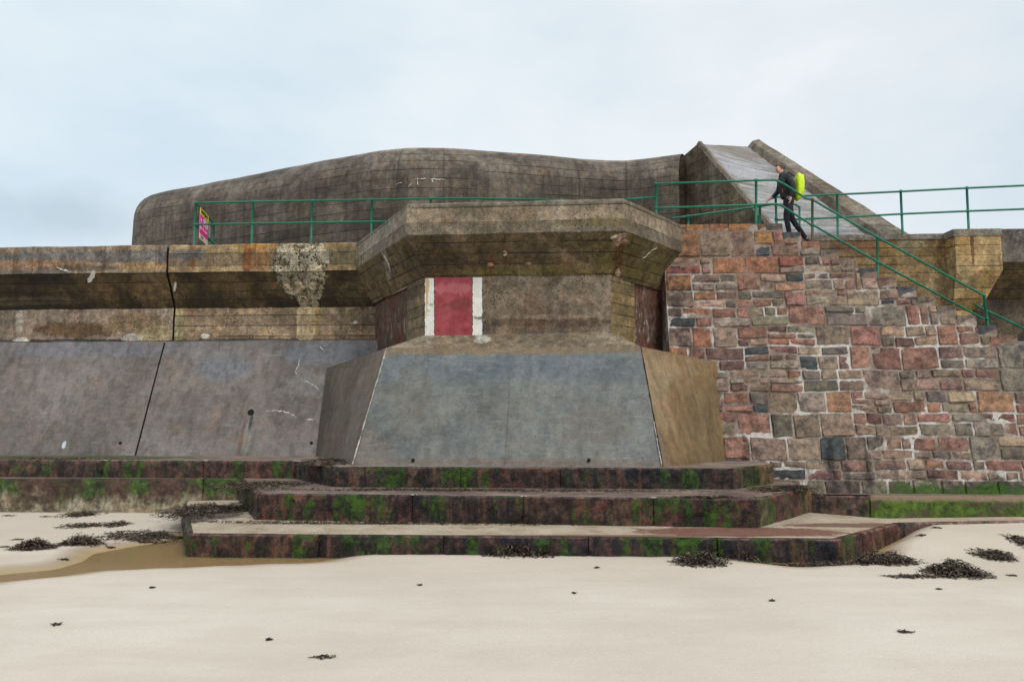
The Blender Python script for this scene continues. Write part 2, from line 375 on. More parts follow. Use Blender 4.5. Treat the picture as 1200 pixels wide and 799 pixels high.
# ====================================================================================
# BASTION  (projecting gun position)
# ====================================================================================
m_bpar = concrete('bastion_parapet_concrete', [(.15, .125, .09), (.225, .187, .14), (.31, .262, .20)], boards=.30, streak=.35, pits=.25, blobs=[
    (pY(600, 236, 14.7), 5., .07, (.30, .27, .20), .6, dict(amp=.4)), (pY(700, 262, 14.7), 1.2, .1, (.15, .12, .05), .6), (pY(440, 275, 16.5), .8, .25, (.22, .21, .2), .5)])
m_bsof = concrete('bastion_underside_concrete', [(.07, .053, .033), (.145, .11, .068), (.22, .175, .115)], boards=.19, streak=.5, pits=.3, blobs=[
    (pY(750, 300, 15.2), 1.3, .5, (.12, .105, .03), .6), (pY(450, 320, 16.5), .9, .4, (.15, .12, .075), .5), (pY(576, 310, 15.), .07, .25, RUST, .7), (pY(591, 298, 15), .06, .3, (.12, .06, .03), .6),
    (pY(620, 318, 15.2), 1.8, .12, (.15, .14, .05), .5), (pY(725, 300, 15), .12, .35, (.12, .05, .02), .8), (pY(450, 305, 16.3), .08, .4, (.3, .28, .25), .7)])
m_bwal = concrete('bastion_wall_concrete', [(.13, .10, .075), (.20, .16, .12), (.26, .215, .165)], boards=None, streak=.3, pits=1., blobs=[
    (pY(640, 378, 15.3), 1.6, .1, (.09, .055, .035), .6, dict(amp=1.3, nsc=5)), (pY(640, 335, 15.3), 1.6, .12, (.17, .14, .10), .6), (pY(640, 371, 15.3), 1.2, .05, (.26, .2, .15), .6, dict(amp=.8))])
m_bpil = concrete('bastion_pier_concrete', [(.17, .13, .07), (.22, .175, .095), (.27, .22, .13)], boards=.22, streak=.3, pits=.1)
m_bpilL = concrete('bastion_pier_concrete_brown', [(.12, .09, .06), (.17, .13, .085), (.2, .16, .11)], boards=.22, streak=.3, pits=.1)
mr_ = M('rust_streaked_concrete')
a = mr_.noise(1., 8, .8, vec=mr_.sc((3.5, 3., 1.3)), dist=1.6)
col = mr_.ramp(a, [(.40, (.010, .009, .010)), (.45, (.06, .02, .016)), (.48, (.12, .09, .065)), (.51, (.12, .03, .018)), (.54, (.02, .015, .014)), (.58, (.19, .14, .10)), (.62, (.42, .38, .33))])
col = mr_.mix(mr_.mr(mr_.noise(6, 8, .8), .5, .6, 0, .75), col, (.17, .13, .10)); col = mr_.mix(mr_.mr(mr_.noise(1.7, 6, .7), .5, .58, 0, .6), col, (.14, .035, .02))
m_rust = mr_.out(col, .6, mr_.bump(mr_.noise(12, 8, .7), .8, .03))
m_bap = concrete('blue_grey_apron', [(.10, .104, .10), (.135, .143, .141), (.168, .173, .163)], streak=.35, pits=0, rough=.55, bumpd=.006, scratch=.35, big=.9, con=.42, blobs=[
    (pY(600, 432, 14.8), 4.6, .42, (.105, .14, .17), .5, dict(amp=.35, soft=.8)), (pY(600, 408, 14.8), 5., .13, (.20, .145, .085), .85, dict(amp=.7, nsc=4)), (pY(600, 541, 14.0), 6., .09, (.17, .13, .10), .7, dict(amp=.3, soft=.7)), (pY(430, 530, 14.3), .5, .4, (.19, .15, .12), .5),
    (pY(600, 470, 14.4), 2.5, .5, (.165, .17, .155), .4, dict(amp=.8)), (pY(480, 470, 14.4), .5, .9, (.17, .155, .13), .4), (pY(690, 500, 14.2), .8, .4, (.15, .13, .11), .5, dict(amp=.8))])
m_bapl = concrete('brown_grey_apron', [(.09, .078, .062), (.125, .105, .085), (.155, .13, .11)], streak=.35, pits=0, rough=.65, bumpd=.006, con=.42, scratch=.2, blobs=[(pY(415, 500, 15.2), .2, 1.2, (.17, .15, .13), .5)])
m_bapr = concrete('tan_apron', [(.17, .115, .062), (.225, .155, .088), (.27, .20, .125)], streak=.45, pits=0, rough=.65, bumpd=.006, con=.42, scratch=.1, blobs=[(pY(775, 525, 14.), .12, .5, (.12, .10, .08), .5), (pY(830, 500, 15), .5, .9, (.18, .145, .085), .4)])
m_blid = concrete('apron_ledge', [(.17, .14, .10), (.22, .18, .125), (.26, .22, .165)], streak=.1, pits=.1, blobs=[(pY(800, 405, 15.5), 1., .3, (.2, .12, .06), .5), (pY(565, 397, 15.2), .2, .1, (.5, .47, .43), .7)])

P0 = pY(416, 284, 18.40); P1 = pZ(477, 238, 4.25); P2 = pZ(733, 232, 4.25); P3 = pZ(812, 268, 4.25)
def dn(p, z): return Vector((p.x, p.y, z+EYE))
Q1 = Vector((-1.77, 15.50, 0)); Q2 = Vector((1.975, 15.22, 0)); Q0a = Vector((-2.27, 16.46, 0)); Q3a = Vector((2.575, 15.98, 0)); Q0 = Vector((-3.56, 19.0, 0)); Q3 = Vector((3.45, 16.98, 0))
bs_ = thing('gun_bastion', 'angular concrete bastion with flared apron and red and white painted panel', 'bastion', (0, 14.5, EYE-.85))
BP, BS = 3.60, 2.86
def hx(p, z): return Vector((p.x, p.y, z+EYE))
# top inner line for the capping
def inn(p, d): return Vector((p.x*.94, p.y+d, ZT))
ptops = [P0, P1, P2, P3]
quads('parapet', [(hx(a, BP), hx(b, BP), hx(b, 4.21), hx(a, 4.21)) for a, b in zip(ptops, ptops[1:])] +
      [(hx(a, 4.21), hx(b, 4.21), Vector((b.x*.985, b.y+.05, ZT)), Vector((a.x*.985, a.y+.05, ZT))) for a, b in zip(ptops, ptops[1:])] +
      [(Vector((a.x*.985, a.y+.05, ZT)), Vector((b.x*.985, b.y+.05, ZT)), Vector((b.x*.9, b.y+1., ZT)), Vector((a.x*.9, a.y+1., ZT))) for a, b in zip(ptops, ptops[1:])] +
      [(hx(P3, BP-.0), Vector((P3.x-.1, P3.y+.8, BP+EYE)), Vector((P3.x-.1, P3.y+.8, ZT-.04)), hx(P3, 4.21))],
      m_bpar, bs_, .10, .017)
lows = [Q0, Q1, Q2, Q3]
zl = [2.80, BS, BS, 2.80]
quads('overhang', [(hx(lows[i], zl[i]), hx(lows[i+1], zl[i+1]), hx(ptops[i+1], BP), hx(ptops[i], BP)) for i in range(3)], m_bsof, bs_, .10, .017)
quads('wall_face', [(hx(Q1, 1.55), hx(Q2, 1.55), hx(Q2, BS), hx(Q1, BS))], m_bwal, bs_, .12, .01)
zq = lambda A, B, P: 2.80+(BS-2.80)*1
quads('pier', [(hx(Q0a, 1.45), hx(Q1, 1.45), hx(Q1, BS), hx(Q0a, BS-.02))], m_bpilL, bs_, .12, .01)
quads('pier', [(hx(Q2, 1.45), hx(Q3a, 1.45), hx(Q3a, BS-.02), hx(Q2, BS))], m_bpil, bs_, .12, .01)
qa = Q0a+Vector((.08, .02, 0)); qb = Q3a+Vector((-.08, .02, 0))
quads('rusted_wall', [(hx(Q0+Vector((.08, 0, 0)), -.1), hx(qa, -.1), hx(qa, BS), hx(Q0+Vector((.08, 0, 0)), BS))], m_rust, bs_, .12, .02)
quads('rusted_wall', [(hx(qb, -.1), hx(Q3, -.1), hx(Q3, BS), hx(qb, BS))], m_rust, bs_, .12, .02)
# apron
R1 = pY(453, 408, 15.15); R2 = pY(751, 406, 14.72); R3 = pY(840, 424, 16.0); R0 = pY(383, 431, 18.3)
B1 = pZ(413, 544, -.83); B2 = pZ(777, 546, -.83); B3 = pY(852, 545, 15.62); B0 = pY(369, 534, 17.6)
dz = Vector((0, 0, -.15))
def ext(a, b, k): return b+(b-a)*k
quads('apron_front', [(B1+dz*.3, B2+dz*.3, R2, R1)], m_bap, bs_, .2, .006)
quads('apron_side', [(B0, B1+dz*.3, R1, R0)], m_bapl, bs_, .2, .006)
quads('apron_side', [(B2+dz*.3, B3, R3, R2)], m_bapr, bs_, .2, .006)
W0 = hx(Q1, 1.68); W1 = hx(Q2, 1.70)
quads('apron_ledge', [(R1, R2, W1, W0), (R0, R1, W0, hx(Q0, .95)), (R2, R3, hx(Q3+Vector((.6, .1, 0)), 1.05), hx(Q3a, 1.45)), (R2, R2+Vector((.01, .01, .0)), hx(Q3a, 1.5), W1)], m_blid, bs_, .15, .01)
# edge beads where the apron faces meet
m_bead = concrete('mortar_bead', [(.22, .2, .18), (.36, .34, .31), (.5, .48, .44)], streak=.2, pits=.2)
def bead(a, b, w, parent, mat, name='mortar_bead'):
    bm = NB(); n = 30; pts = [a.lerp(b, i/n)+mn.noise_vector(a.lerp(b, i/n)*4)*.006 for i in range(n+1)]
    tube(bm, pts, [w*random.uniform(.4, 1.2) for _ in pts], 5, False); return obj(name, bm, mat, parent)
bead(B1+Vector((0, -.002, 0)), R1, .014, bs_, m_bead); bead(B2, R2, .012, bs_, m_dark, 'open_joint')
bead(B2.lerp(R2, .0)+Vector((-.02, -.01, 0)), B2.lerp(R2, .35)+Vector((-.02, -.01, 0)), .012, bs_, m_bead)
mid0 = B1.lerp(B2, .5); mid1 = R1.lerp(R2, .5)
bead(mid0+Vector((0, .008, 0)), mid1+Vector((0, .008, 0)), .0055, bs_, m_apr, 'construction_joint')
def bap(px, py):
    best = None
    n = (B2-B1).cross(R1-B1).normalized(); r = Vector(ray(px, py)); o = Vector((0, 0, EYE)); t = (B1-o).dot(n)/r.dot(n)
    return o+r*t+Vector((0, -.004, 0))
weep(484, 539, .03, bap, bs_); weep(690, 539, .03, bap, bs_)

# painted recognition panel
def paint(name, c1, c2, worn):
    m = M(name); b1 = m.noise(5, 8, .7)
    col = m.mix(m.mr(b1, .35, .65), c1, c2)
    col = m.mix(m.mr(m.noise(2.2, 6, .7, vec=m.sc((1, 1, 1), (3, 7, 1))), .58, .70, 0, worn), col, (.13, .10, .07))
    col = m.mix(m.mr(m.noise(20, 5, .8), .62, .72, 0, worn), col, (.1, .08, .06))
    col = m.mix(1., col, m.ramp(m.noise(60, 3), [(.3, (.8, .8, .8)), (.7, (1.2, 1.2, 1.2))]), 'MULTIPLY')
    return m, col
mm, col = paint('faded_red_paint', (.22, .022, .032), (.36, .075, .09), .6)
col = mm.mix(mm.ma('MULTIPLY', mm.blob(pY(535, 356, 15.4), .35, .14, 1.3), .55), col, (.13, .03, .025))
col = mm.mix(mm.ma('MULTIPLY', mm.blob(pY(530, 338, 15.4), .4, .14, 1.4), .4), col, (.5, .18, .2)); m_red = mm.out(col, .75, mm.bump(mm.noise(25, 5), .6, .01))
mm, col = paint('flaking_white_paint', (.62, .60, .54), (.78, .77, .72), .75)
col = mm.mix(mm.ma('MULTIPLY', mm.blob(pY(500, 340, 15.4), .05, .5, 1.6, nsc=7), .8), col, (.45, .27, .07))
col = mm.mix(mm.ma('MULTIPLY', mm.blob(pY(560, 372, 15.4), .12, .05, 1.8, nsc=8), .9), col, (.16, .12, .09)); m_whp = mm.out(col, .75, mm.bump(mm.noise(25, 5), .6, .01))
def onwall(px, py, d=.02):
    n = Vector((Q2.y-Q1.y, -(Q2.x-Q1.x), 0)).normalized(); r = Vector(ray(px, py)); o = Vector((0, 0, EYE)); a = Q1+n*d
    t = (a-o).dot(n)/r.dot(n); return o+r*t
def panel(name, x0, x1, y0, y1, mat, d=.02):
    bm = NB(); n = 28
    L = [onwall(x0+random.uniform(-.5, .5), y0+(y1-y0)*i/n, d) for i in range(n+1)]
    Rr = [onwall(x1+random.uniform(-.5, .5), y0+(y1-y0)*i/n, d) for i in range(n+1)]
    lv = [bm.verts.new(p) for p in L]; rv = [bm.verts.new(p) for p in Rr]
    for i in range(n): bm.faces.new((lv[i], rv[i], rv[i+1], lv[i+1]))
    return obj(name, bm, mat, bs_)
panel('white_stripe', 498, 508.6, 326, 394, m_whp); panel('red_stripe', 509, 553.5, 325, 395, m_red, .022); panel('white_stripe', 554, 565, 325, 395, m_whp)
# broken corner and small spalls under the parapet
def onface(A, B, zA, zB, lift=.0):     # underside plane through A,B (lower) and their upper parapet points
    def f(px, py):
        a, b, c = A, B, zA
        n = (b-a).cross(c-a).normalized()
        if n.y > 0: n = -n
        r = Vector(ray(px, py)); o = Vector((0, 0, EYE)); t = (a-o).dot(n)/r.dot(n)
        return o+r*t+n*lift
    return f
fU = onface(hx(Q1, BS), hx(Q2, BS), hx(P1, BP), 0, .0)
fUR = onface(hx(Q2, BS), hx(Q3, 2.8), hx(P2, BP), 0, .0)
fUL = onface(hx(Q1, BS), hx(Q0, 2.8), hx(P1, BP), 0, .01)
spall('broken_corner', 725, 281, 11, 8.5, lambda x, y: fU(x, max(y, 271)) if x < 731 else fUR(x, max(y, 271)), m_sp2, bs_, .06)
spall('spalled_patch', 591, 297, 4, 4.5, fU, m_sp2, bs_, .03, 8)
spall('spalled_patch', 575, 310, 4, 3, fU, m_sp2, bs_, .03, 8)
spall('spalled_patch', 724, 320, 3.5, 5, fU, m_sp2, bs_, .03, 8)
spall('spalled_patch', 619, 309, 4, 2, fU, m_sp2, bs_, .02, 8)
crack([(446, 293), (454, 304), (458, 322)], .03, m_lime, fUL, bs_)
crack([(452, 295), (450, 303)], .02, m_lime, fUL, bs_)
crack([(770, 289), (758, 299), (752, 304)], .022, m_lime, fUR, bs_)
crack([(596, 283), (600, 300), (597, 321)], .006, m_dark, fU, bs_, 'crack')

# ====================================================================================
# TIERS OF GRANITE STEPS
# ====================================================================================
def tier_mat(name, top=False):
    m = M(name)
    if not top:
        vc = m.n('ShaderNodeVertexColor', layer_name='tint'); base = vc.outputs[0]
        drift = m.ramp(m.noise(1., 7, .7, vec=m.sc((1.6, 1.6, 1.2), (3, 8, 1)), dist=.5), [(.40, (.010, .010, .014)), (.48, (.032, .022, .020)), (.54, (.085, .030, .024)), (.60, (.11, .085, .06))])
        sat = m.mr(m.ma('ADD', 0., m.n('ShaderNodeSeparateColor').outputs[0]), 0, 1) if False else None
        base = m.mix(.5, base, drift)
        col = m.mix(1., base, m.ramp(m.noise(6, 8, .75), [(.39, (.28, .28, .31)), (.5, (1, 1, 1)), (.61, (2.6, 2.2, 1.9))]), 'MULTIPLY')
        st = m.noise(1., 5, .7, vec=m.sc((6, 6, .6)))
        col = m.mix(m.mr(st, .54, .66, 0, .6), col, (.22, .11, .06)); col = m.mix(m.mr(m.noise(1., 5, .7, vec=m.sc((5, 5, .5), (3, 3, 3))), .56, .64, 0, .8), col, (.012, .010, .014))
        gm = m.noise(1., 8, .75, vec=m.sc((2.2, 2.2, .6), (1, 2, 3)))
        gg = m.mix(m.mr(m.noise(5, 7, .75), .43, .6), (.010, .022, .006), (.07, .145, .014))
        col = m.mix(m.ma('MULTIPLY', m.mr(gm, .515, .56, 0, .95), m.mr(m.noise(6, 8, .8), .36, .46, .3, 1)), col, gg)
        return m.out(col, m.mr(m.noise(9), .4, .6, .16, .5), m.bump(m.ma('ADD', m.noise(8, 10, .8), m.ma('MULTIPLY', m.noise(40, 4), .4)), 1., .07))
TINT = [(.065, .036, .028), (.050, .030, .030), (.018, .019, .025), (.06, .044, .034), (.05, .034, .026), (.075, .032, .028), (.022, .021, .025)]
m_ris = tier_mat('wet_granite_blocks')
def riser(name, pts, ztop, zbot, parent, tints=TINT, bl=(1.5, 2.8), depth=.35, amp=.035, mat=None):
    """row of rough blocks along a plan polyline"""
    bm = NB(); lay = bm.loops.layers.float_color.new('tint')
    zt = ztop if callable(ztop) else (lambda s: ztop)
    for a, b in zip(pts, pts[1:]):
        a = Vector((a[0], a[1], 0)); b = Vector((b[0], b[1], 0)); L = (b-a).length; t = (b-a)/L; nrm = Vector((t.y, -t.x, 0))
        x = 0
        while x < L-.01:
            w = random.uniform(*bl)
            if L-x-w < .5: w = L-x
            g = .006; n_u = max(3, int(w/.06)); n_v = 8; prevrow = None; c = random.choice(tints); k = random.uniform(.8, 1.2); c = (c[0]*k, c[1]*k, c[2]*k, 1)
            sd = random.uniform(0, 99); off = random.uniform(-.012, .012)
            prof = [(0, zbot+0.), (1, 0), (2, 0), (3, 0), (4, 0), (5, 0)]
            rows = []
            for j in range(n_v+3):
                row = []
                for i in range(n_u+1):
                    s = x+g+(w-2*g)*i/n_u; p = a+t*s
                    ez = min(i, n_u-i)
                    if j <= n_v:
                        f = j/n_v; z = zbot+(ztop-.02-zbot)*f
                        q = p+nrm*off+Vector((0, 0, z+EYE)); d = amp*(mn.noise(q*2.5+Vector((sd, 0, 0)))+.8*mn.noise(q*6)+.5*mn.noise(q*15))
                        d -= .03*(ez == 0)+(.015 if j == n_v else 0)
                        q += nrm*d
                    elif j == n_v+1: q = p+nrm*(off-.035)+Vector((0, 0, ztop+EYE))+Vector((0, 0, .008*mn.noise(p*4)))
                    else: q = p-nrm*(.12)+Vector((0, 0, ztop+EYE-.0))
                    if j > n_v and ez == 0: q.z -= .008
                    row.append(bm.verts.new(q))
                rows.append(row)
            for j in range(len(rows)-1):
                for i in range(n_u):
                    fc = bm.faces.new((rows[j][i], rows[j][i+1], rows[j+1][i+1], rows[j+1][i])); cc = c if j <= n_v-1 else (c[0]*1.5+.12, c[1]*1.3+.085, c[2]*1.3+.08, 1)
                    for lp in fc.loops: lp[lay] = cc
            for i in (0, n_u):     # block ends so that joints are dark gaps
                for j in range(len(rows)-1):
                    p1, p2 = rows[j][i], rows[j+1][i]
                    e1 = bm.verts.new(p1.co-nrm*.2); e2 = bm.verts.new(p2.co-nrm*.2); fc = bm.faces.new((p1, p2, e2, e1))
                    for lp in fc.loops: lp[lay] = (.01, .01, .01, 1)
            x += w
        bk_ = [bm.verts.new(a-t*.03-nrm*.075+Vector((0, 0, zbot+EYE))), bm.verts.new(b+t*.03-nrm*.075+Vector((0, 0, zbot+EYE))), bm.verts.new(b+t*.03-nrm*.075+Vector((0, 0, ztop-.012+EYE))), bm.verts.new(a-t*.03-nrm*.075+Vector((0, 0, ztop-.012+EYE)))]
        fc = bm.faces.new(bk_)
        for lp in fc.loops: lp[lay] = (.03, .022, .018, 1)
    return obj(name, bm, mat or m_ris, parent)
def slab(name, poly, z, mat, parent, step=.35, amp=.01):
    from mathutils.geometry import tessellate_polygon
    pv = [Vector((p[0], p[1], (p[2] if len(p) > 2 else z)+EYE)) for p in poly]
    bm = NB(); vs = [bm.verts.new(p) for p in pv]
    for tri in tessellate_polygon([[Vector((p.x, p.y, 0)) for p in pv]]): bm.faces.new([vs[i] for i in tri])
    bmesh.ops.recalc_face_normals(bm, faces=bm.faces)
    if sum(f.normal.z for f in bm.faces) < 0: bmesh.ops.reverse_faces(bm, faces=bm.faces)
    o = obj(name, bm, mat, parent); return o
def tread_mat(name, cols, blobs=(), wet=.5, red=.5, green=.3):
    m = M(name)
    col = m.ramp(m.noise(1., 8, .7, vec=m.sc((1.6, 1.6, 1.6)), dist=.5), [(.3, cols[0]), (.5, cols[1]), (.66, cols[2])])
    for c, rx, ry, cc, st in blobs:
        v = m.sc((1/rx, 1/ry, 0), (-c[0]/rx, -c[1]/ry, 0)); q = m.n('ShaderNodeVectorMath', operation='LENGTH'); m.l(v, q.inputs[0])
        d = m.ma('ADD', q.outputs['Value'], m.ma('MULTIPLY', m.ma('SUBTRACT', m.noise(2.2, 6, .7, dist=.5), .5), 1.4)); col = m.mix(m.mr(d, 1.05, .85, 0, st), col, cc)
    col = m.mix(m.mr(m.noise(2.5, 6, .7, vec=m.sc((1, 1, 1), (7, 7, 7))), .56, .66, 0, red), col, (.16, .045, .025))
    col = m.mix(m.mr(m.noise(1.8, 6, .7, vec=m.sc((1, 1, 1), (2, 9, 7))), .60, .68, 0, green), col, (.05, .08, .02))
    col = m.mix(1., col, m.ramp(m.noise(25, 5, .7), [(.3, (.75, .75, .75)), (.7, (1.3, 1.3, 1.3))]), 'MULTIPLY')
    return m.out(col, m.mr(m.noise(3), .4, .6, wet, wet+.3), m.bump(m.noise(10, 8, .7), .7, .02))
T3 = [(-45, 18.0), (-10.6, 15.95), (-4.36, 15.56), (-3.15, 13.66), (3.76, 13.19), (4.86, 14.4)]
T2 = [(-45, 17.6), (-10.2, 15.52), (-5.43, 15.48), (-4.11, 12.52), (3.66, 11.6), (5.24, 13.6)]
T1 = [(-6.45, 15.4), (-6.3, 14.9), (-4.58, 11.0), (4.39, 10.53), (6.02, 12.14)]
Z3, Z2, Z1 = -.85, -1.20, -1.62
t3 = thing('granite_step', 'highest of the three wet granite steps, right under the bastion apron', 'step', (0, 13.6, Z3+EYE), 'granite steps under the bastion')
m_tr3 = tread_mat('upper_tread', [(.12, .085, .065), (.24, .175, .14), (.34, .26, .21)], blobs=[(Vector((-11, 16.8)), 4.5, 1.2, (.05, .075, .02), .8)], red=.3)
riser('riser', T3[:3], Z3, Z2-.05, t3, tints=[(.13, .06, .05), (.10, .06, .045), (.14, .10, .05), (.09, .055, .05)], bl=(1.6, 3.), amp=.012)
riser('riser', T3[2:5], Z3, Z2-.05, t3)
riser('riser', [T3[4], (4.35, 13.85)], Z3, Z2-.05, t3, tints=[(.09, .055, .04)], bl=(.5, .9))
riser('end_block', [(4.35, 13.85), T3[5], (5.1, 15.6)], Z3, Z2-.05, t3, tints=[(.30, .18, .07)], bl=(.7, .9), amp=.012)
slab('tread', [(-45, 18.05), *[(x, y+.1) for x, y in T3[1:2]], (-4.30, 15.66), (-3.10, 13.77), (3.72, 13.30), (4.80, 14.45), (5.05, 16.2), (3., 17.), (-3.5, 19), (-45, 21.8)], Z3+.002, m_tr3, t3)
t2 = thing('granite_step', 'middle granite step with blue black and mossy green blocks', 'step', (0, 12.2, Z2+EYE), 'granite steps under the bastion')
m_tanris = M('mossy_concrete_plinth')
_m = m_tanris
c_ = _m.ramp(_m.noise(1.2, 8, .7, vec=_m.sc((1.5, 1.5, 1))), [(.40, (.12, .09, .06)), (.5, (.23, .185, .12)), (.60, (.33, .29, .21))])
zz = _m.mr(_m.ma('ADD', _m.Z, _m.ma('MULTIPLY', _m.ma('SUBTRACT', _m.noise(1., 6, .7, vec=_m.sc((2.5, 2.5, .8))),   .5), 1.1)), .22, .40)
c_ = _m.mix(_m.ma('MULTIPLY', zz, .95), c_, _m.mix(_m.mr(_m.noise(1.4, 5, .6), .46, .56), (.075, .04, .03), _m.mix(_m.mr(_m.noise(5, 7, .75), .43, .6), (.012, .02, .006), (.055, .12, .015))))
c_ = _m.mix(_m.mr(_m.noise(1.3, 5, .6, vec=_m.sc((1, 1, 2), (8, 1, 2))), .56, .64, 0, .8), c_, (.05, .03, .02))
c_ = _m.mix(1., c_, _m.ramp(_m.noise(6, 9, .8), [(.4, (.45, .45, .45)), (.6, (1.6, 1.55, 1.5))]), 'MULTIPLY'); m_tanris = _m.out(c_, .7, _m.bump(_m.noise(10, 8, .75), 1., .03))
riser('riser', T2[:3], Z2, -2.1, t2, bl=(3, 5), amp=.015, mat=m_tanris)
riser('riser', T2[2:5], Z2, Z1-.1, t2, bl=(1.4, 2.6), tints=TINT+[(.02, .022, .034)]*2)
riser('riser', [T2[4], (4.95, 13.23)], Z2, -2.0, t2, bl=(.6, 1.), tints=[(.13, .045, .035), (.045, .09, .015), (.06, .11, .02)], amp=.02)
riser('end_block', [(4.95, 13.23), T2[5], (5.45, 15.3)], Z2, -2.0, t2, bl=(.5, .6), tints=[(.25, .14, .06)], amp=.01)
m_tr2 = tread_mat('middle_tread', [(.07, .05, .042), (.19, .135, .11), (.32, .23, .18)], red=.4, green=.5)
slab('tread', [(-45, 17.7), (-10.2, 15.62), (-5.37, 15.58), (-4.05, 12.63), (3.62, 11.71), (5.18, 13.66), (5.4, 15.9), (4, 16), (-3, 16), (-45, 18.6)], Z2+.002, m_tr2, t2)
t1 = thing('granite_step', 'lowest and widest granite step, its tread dusted with sand', 'step', (0, 10.8, Z1+EYE), 'granite steps under the bastion')
riser('riser', T1[:3], Z1, -2.2, t1, tints=[(.10, .03, .03), (.08, .03, .03), (.03, .025, .03)])
riser('riser', T1[2:4], Z1, -2.2, t1, bl=(1., 2.), tints=[(.085, .032, .03), (.06, .03, .03), (.028, .023, .03), (.075, .042, .03)])
riser('riser', T1[3:5], Z1, -2.2, t1, tints=[(.12, .045, .035), (.10, .05, .035)], bl=(.8, 1.2), amp=.015)
riser('riser', [T1[4], (8.2, 12.4), (45, 11.2)], Z1, -2.2, t1, tints=[(.30, .2, .15), (.26, .16, .13)], bl=(2, 4), amp=.01)
m_tr1 = tread_mat('sandy_tread', [(.32, .24, .16), (.46, .37, .27), (.52, .44, .34)], wet=.5, red=.35, green=.15, blobs=[
    (Vector((3.2, 11.25)), 1.5, .5, (.16, .05, .03), .85), (Vector((5.2, 11.9)), 1.2, .25, (.12, .05, .03), .8), (Vector((-5.3, 13.3)), .8, 1.3, (.05, .03, .028), .85), (Vector((1.0, 10.85)), 3.5, .1, (.16, .07, .05), .8), (Vector((-2.5, 12.1)), 1.9, .1, (.05, .03, .03), .8)])
slab('tread', [(-6.38, 15.4), (-6.22, 14.93), (-4.52, 11.11), (4.35, 10.64), (5.98, 12.23), (8.2, 12.5), (45, 11.3), (45, 11.7), (8.2, 12.9), (6.0, 12.7), (5.0, 13.6), (4, 14), (-4.5, 15.6)], Z1+.002, m_tr1, t1)
# plinth at the foot of the stone stair wall
def sy(X, Z): return 16.62-.062*(X-4.3)-(4.25-Z)/5.0          # face of the stone wall
pl = thing('wall_plinth', 'low mossy granite plinth along the foot of the stone stair wall', 'plinth', (9, 15.0, -1.9+EYE))
m_pl = tier_mat('mossy_plinth')
PLp = [(5.35, 15.15), (6.85, 14.95)]
riser('riser', PLp, -1.49, -2.3, pl, tints=[(.09, .055, .045), (.07, .05, .045)], bl=(1.2, 1.6), amp=.02)
mm = M('green_algae_plinth')
c_ = mm.mix(mm.mr(mm.noise(1., 6, .7, vec=mm.sc((1.6, 1.6, 2.5))), .36, .46), (.10, .065, .045), mm.mix(mm.mr(mm.noise(7, 6, .75), .36, .62), (.02, .04, .006), (.13, .21, .025)))
c_ = mm.mix(mm.mr(mm.ma('ADD', mm.Z, mm.ma('MULTIPLY', mm.noise(5), .12)), .34, .40), c_, (.30, .21, .14))
m_alg = mm.out(c_, .7, mm.bump(mm.noise(18, 8, .75), 1., .04))
riser('riser', [(6.87, 14.93), (9.9, 14.7), (45, 12.6)], -1.47, -2.3, pl, bl=(2, 3), amp=.02, mat=m_alg)
m_trp = tread_mat('plinth_top', [(.12, .08, .06), (.22, .16, .12), (.30, .22, .16)], red=.2, green=.5)
slab('tread', [(5.35, 15.25), (6.85, 15.05), (9.9, 14.8), (45, 12.7), (45, 15), (5.3, 16.5)], -1.468, m_trp, pl)

# ====================================================================================
# STONE STAIR WALL
# ====================================================================================
stw = thing('stone_stair_wall', 'random rubble wall of pink, brown and slate grey stones carrying the outside stair', 'stone wall', (7, 15.7, -1.5+EYE))
SX0, RUN, RISE = 5.93, .372, .212
def ztop(X):
    if X < SX0: return 4.25
    return 4.25-RISE*(int((X-SX0)/RUN)+1)
X0, X1 = 3.32, 15.5
PAL = [((.29, .15, .11), 4), ((.25, .13, .10), 4), ((.225, .165, .125), 7), ((.28, .205, .15), 5), ((.30, .16, .10), 1.5), ((.20, .115, .095), 4), ((.06, .066, .07), 1.2), ((.18, .15, .12), 5), ((.25, .21, .165), 3), ((.33, .215, .165), 3)]
PALT = [((.30, .14, .08), 5), ((.34, .18, .08), 2), ((.26, .10, .07), 5), ((.22, .15, .11), 3)]
def pick(pal): return random.choices([p[0] for p in pal], [p[1] for p in pal])[0]
def swp(X, Z, d=0.):
    k = max(0, min(1, (4.0-Z)*2))*max(0, min(1, (Z+1.5)*2)); Zw = Z+k*.045*mn.noise(Vector((X*.8, Z*.7, 3))) if d else Z
    return Vector((X, sy(X, Zw)-d, Zw+EYE))
bm = NB(); lay = bm.loops.layers.float_color.new('tint')
rnd = random.Random(11)
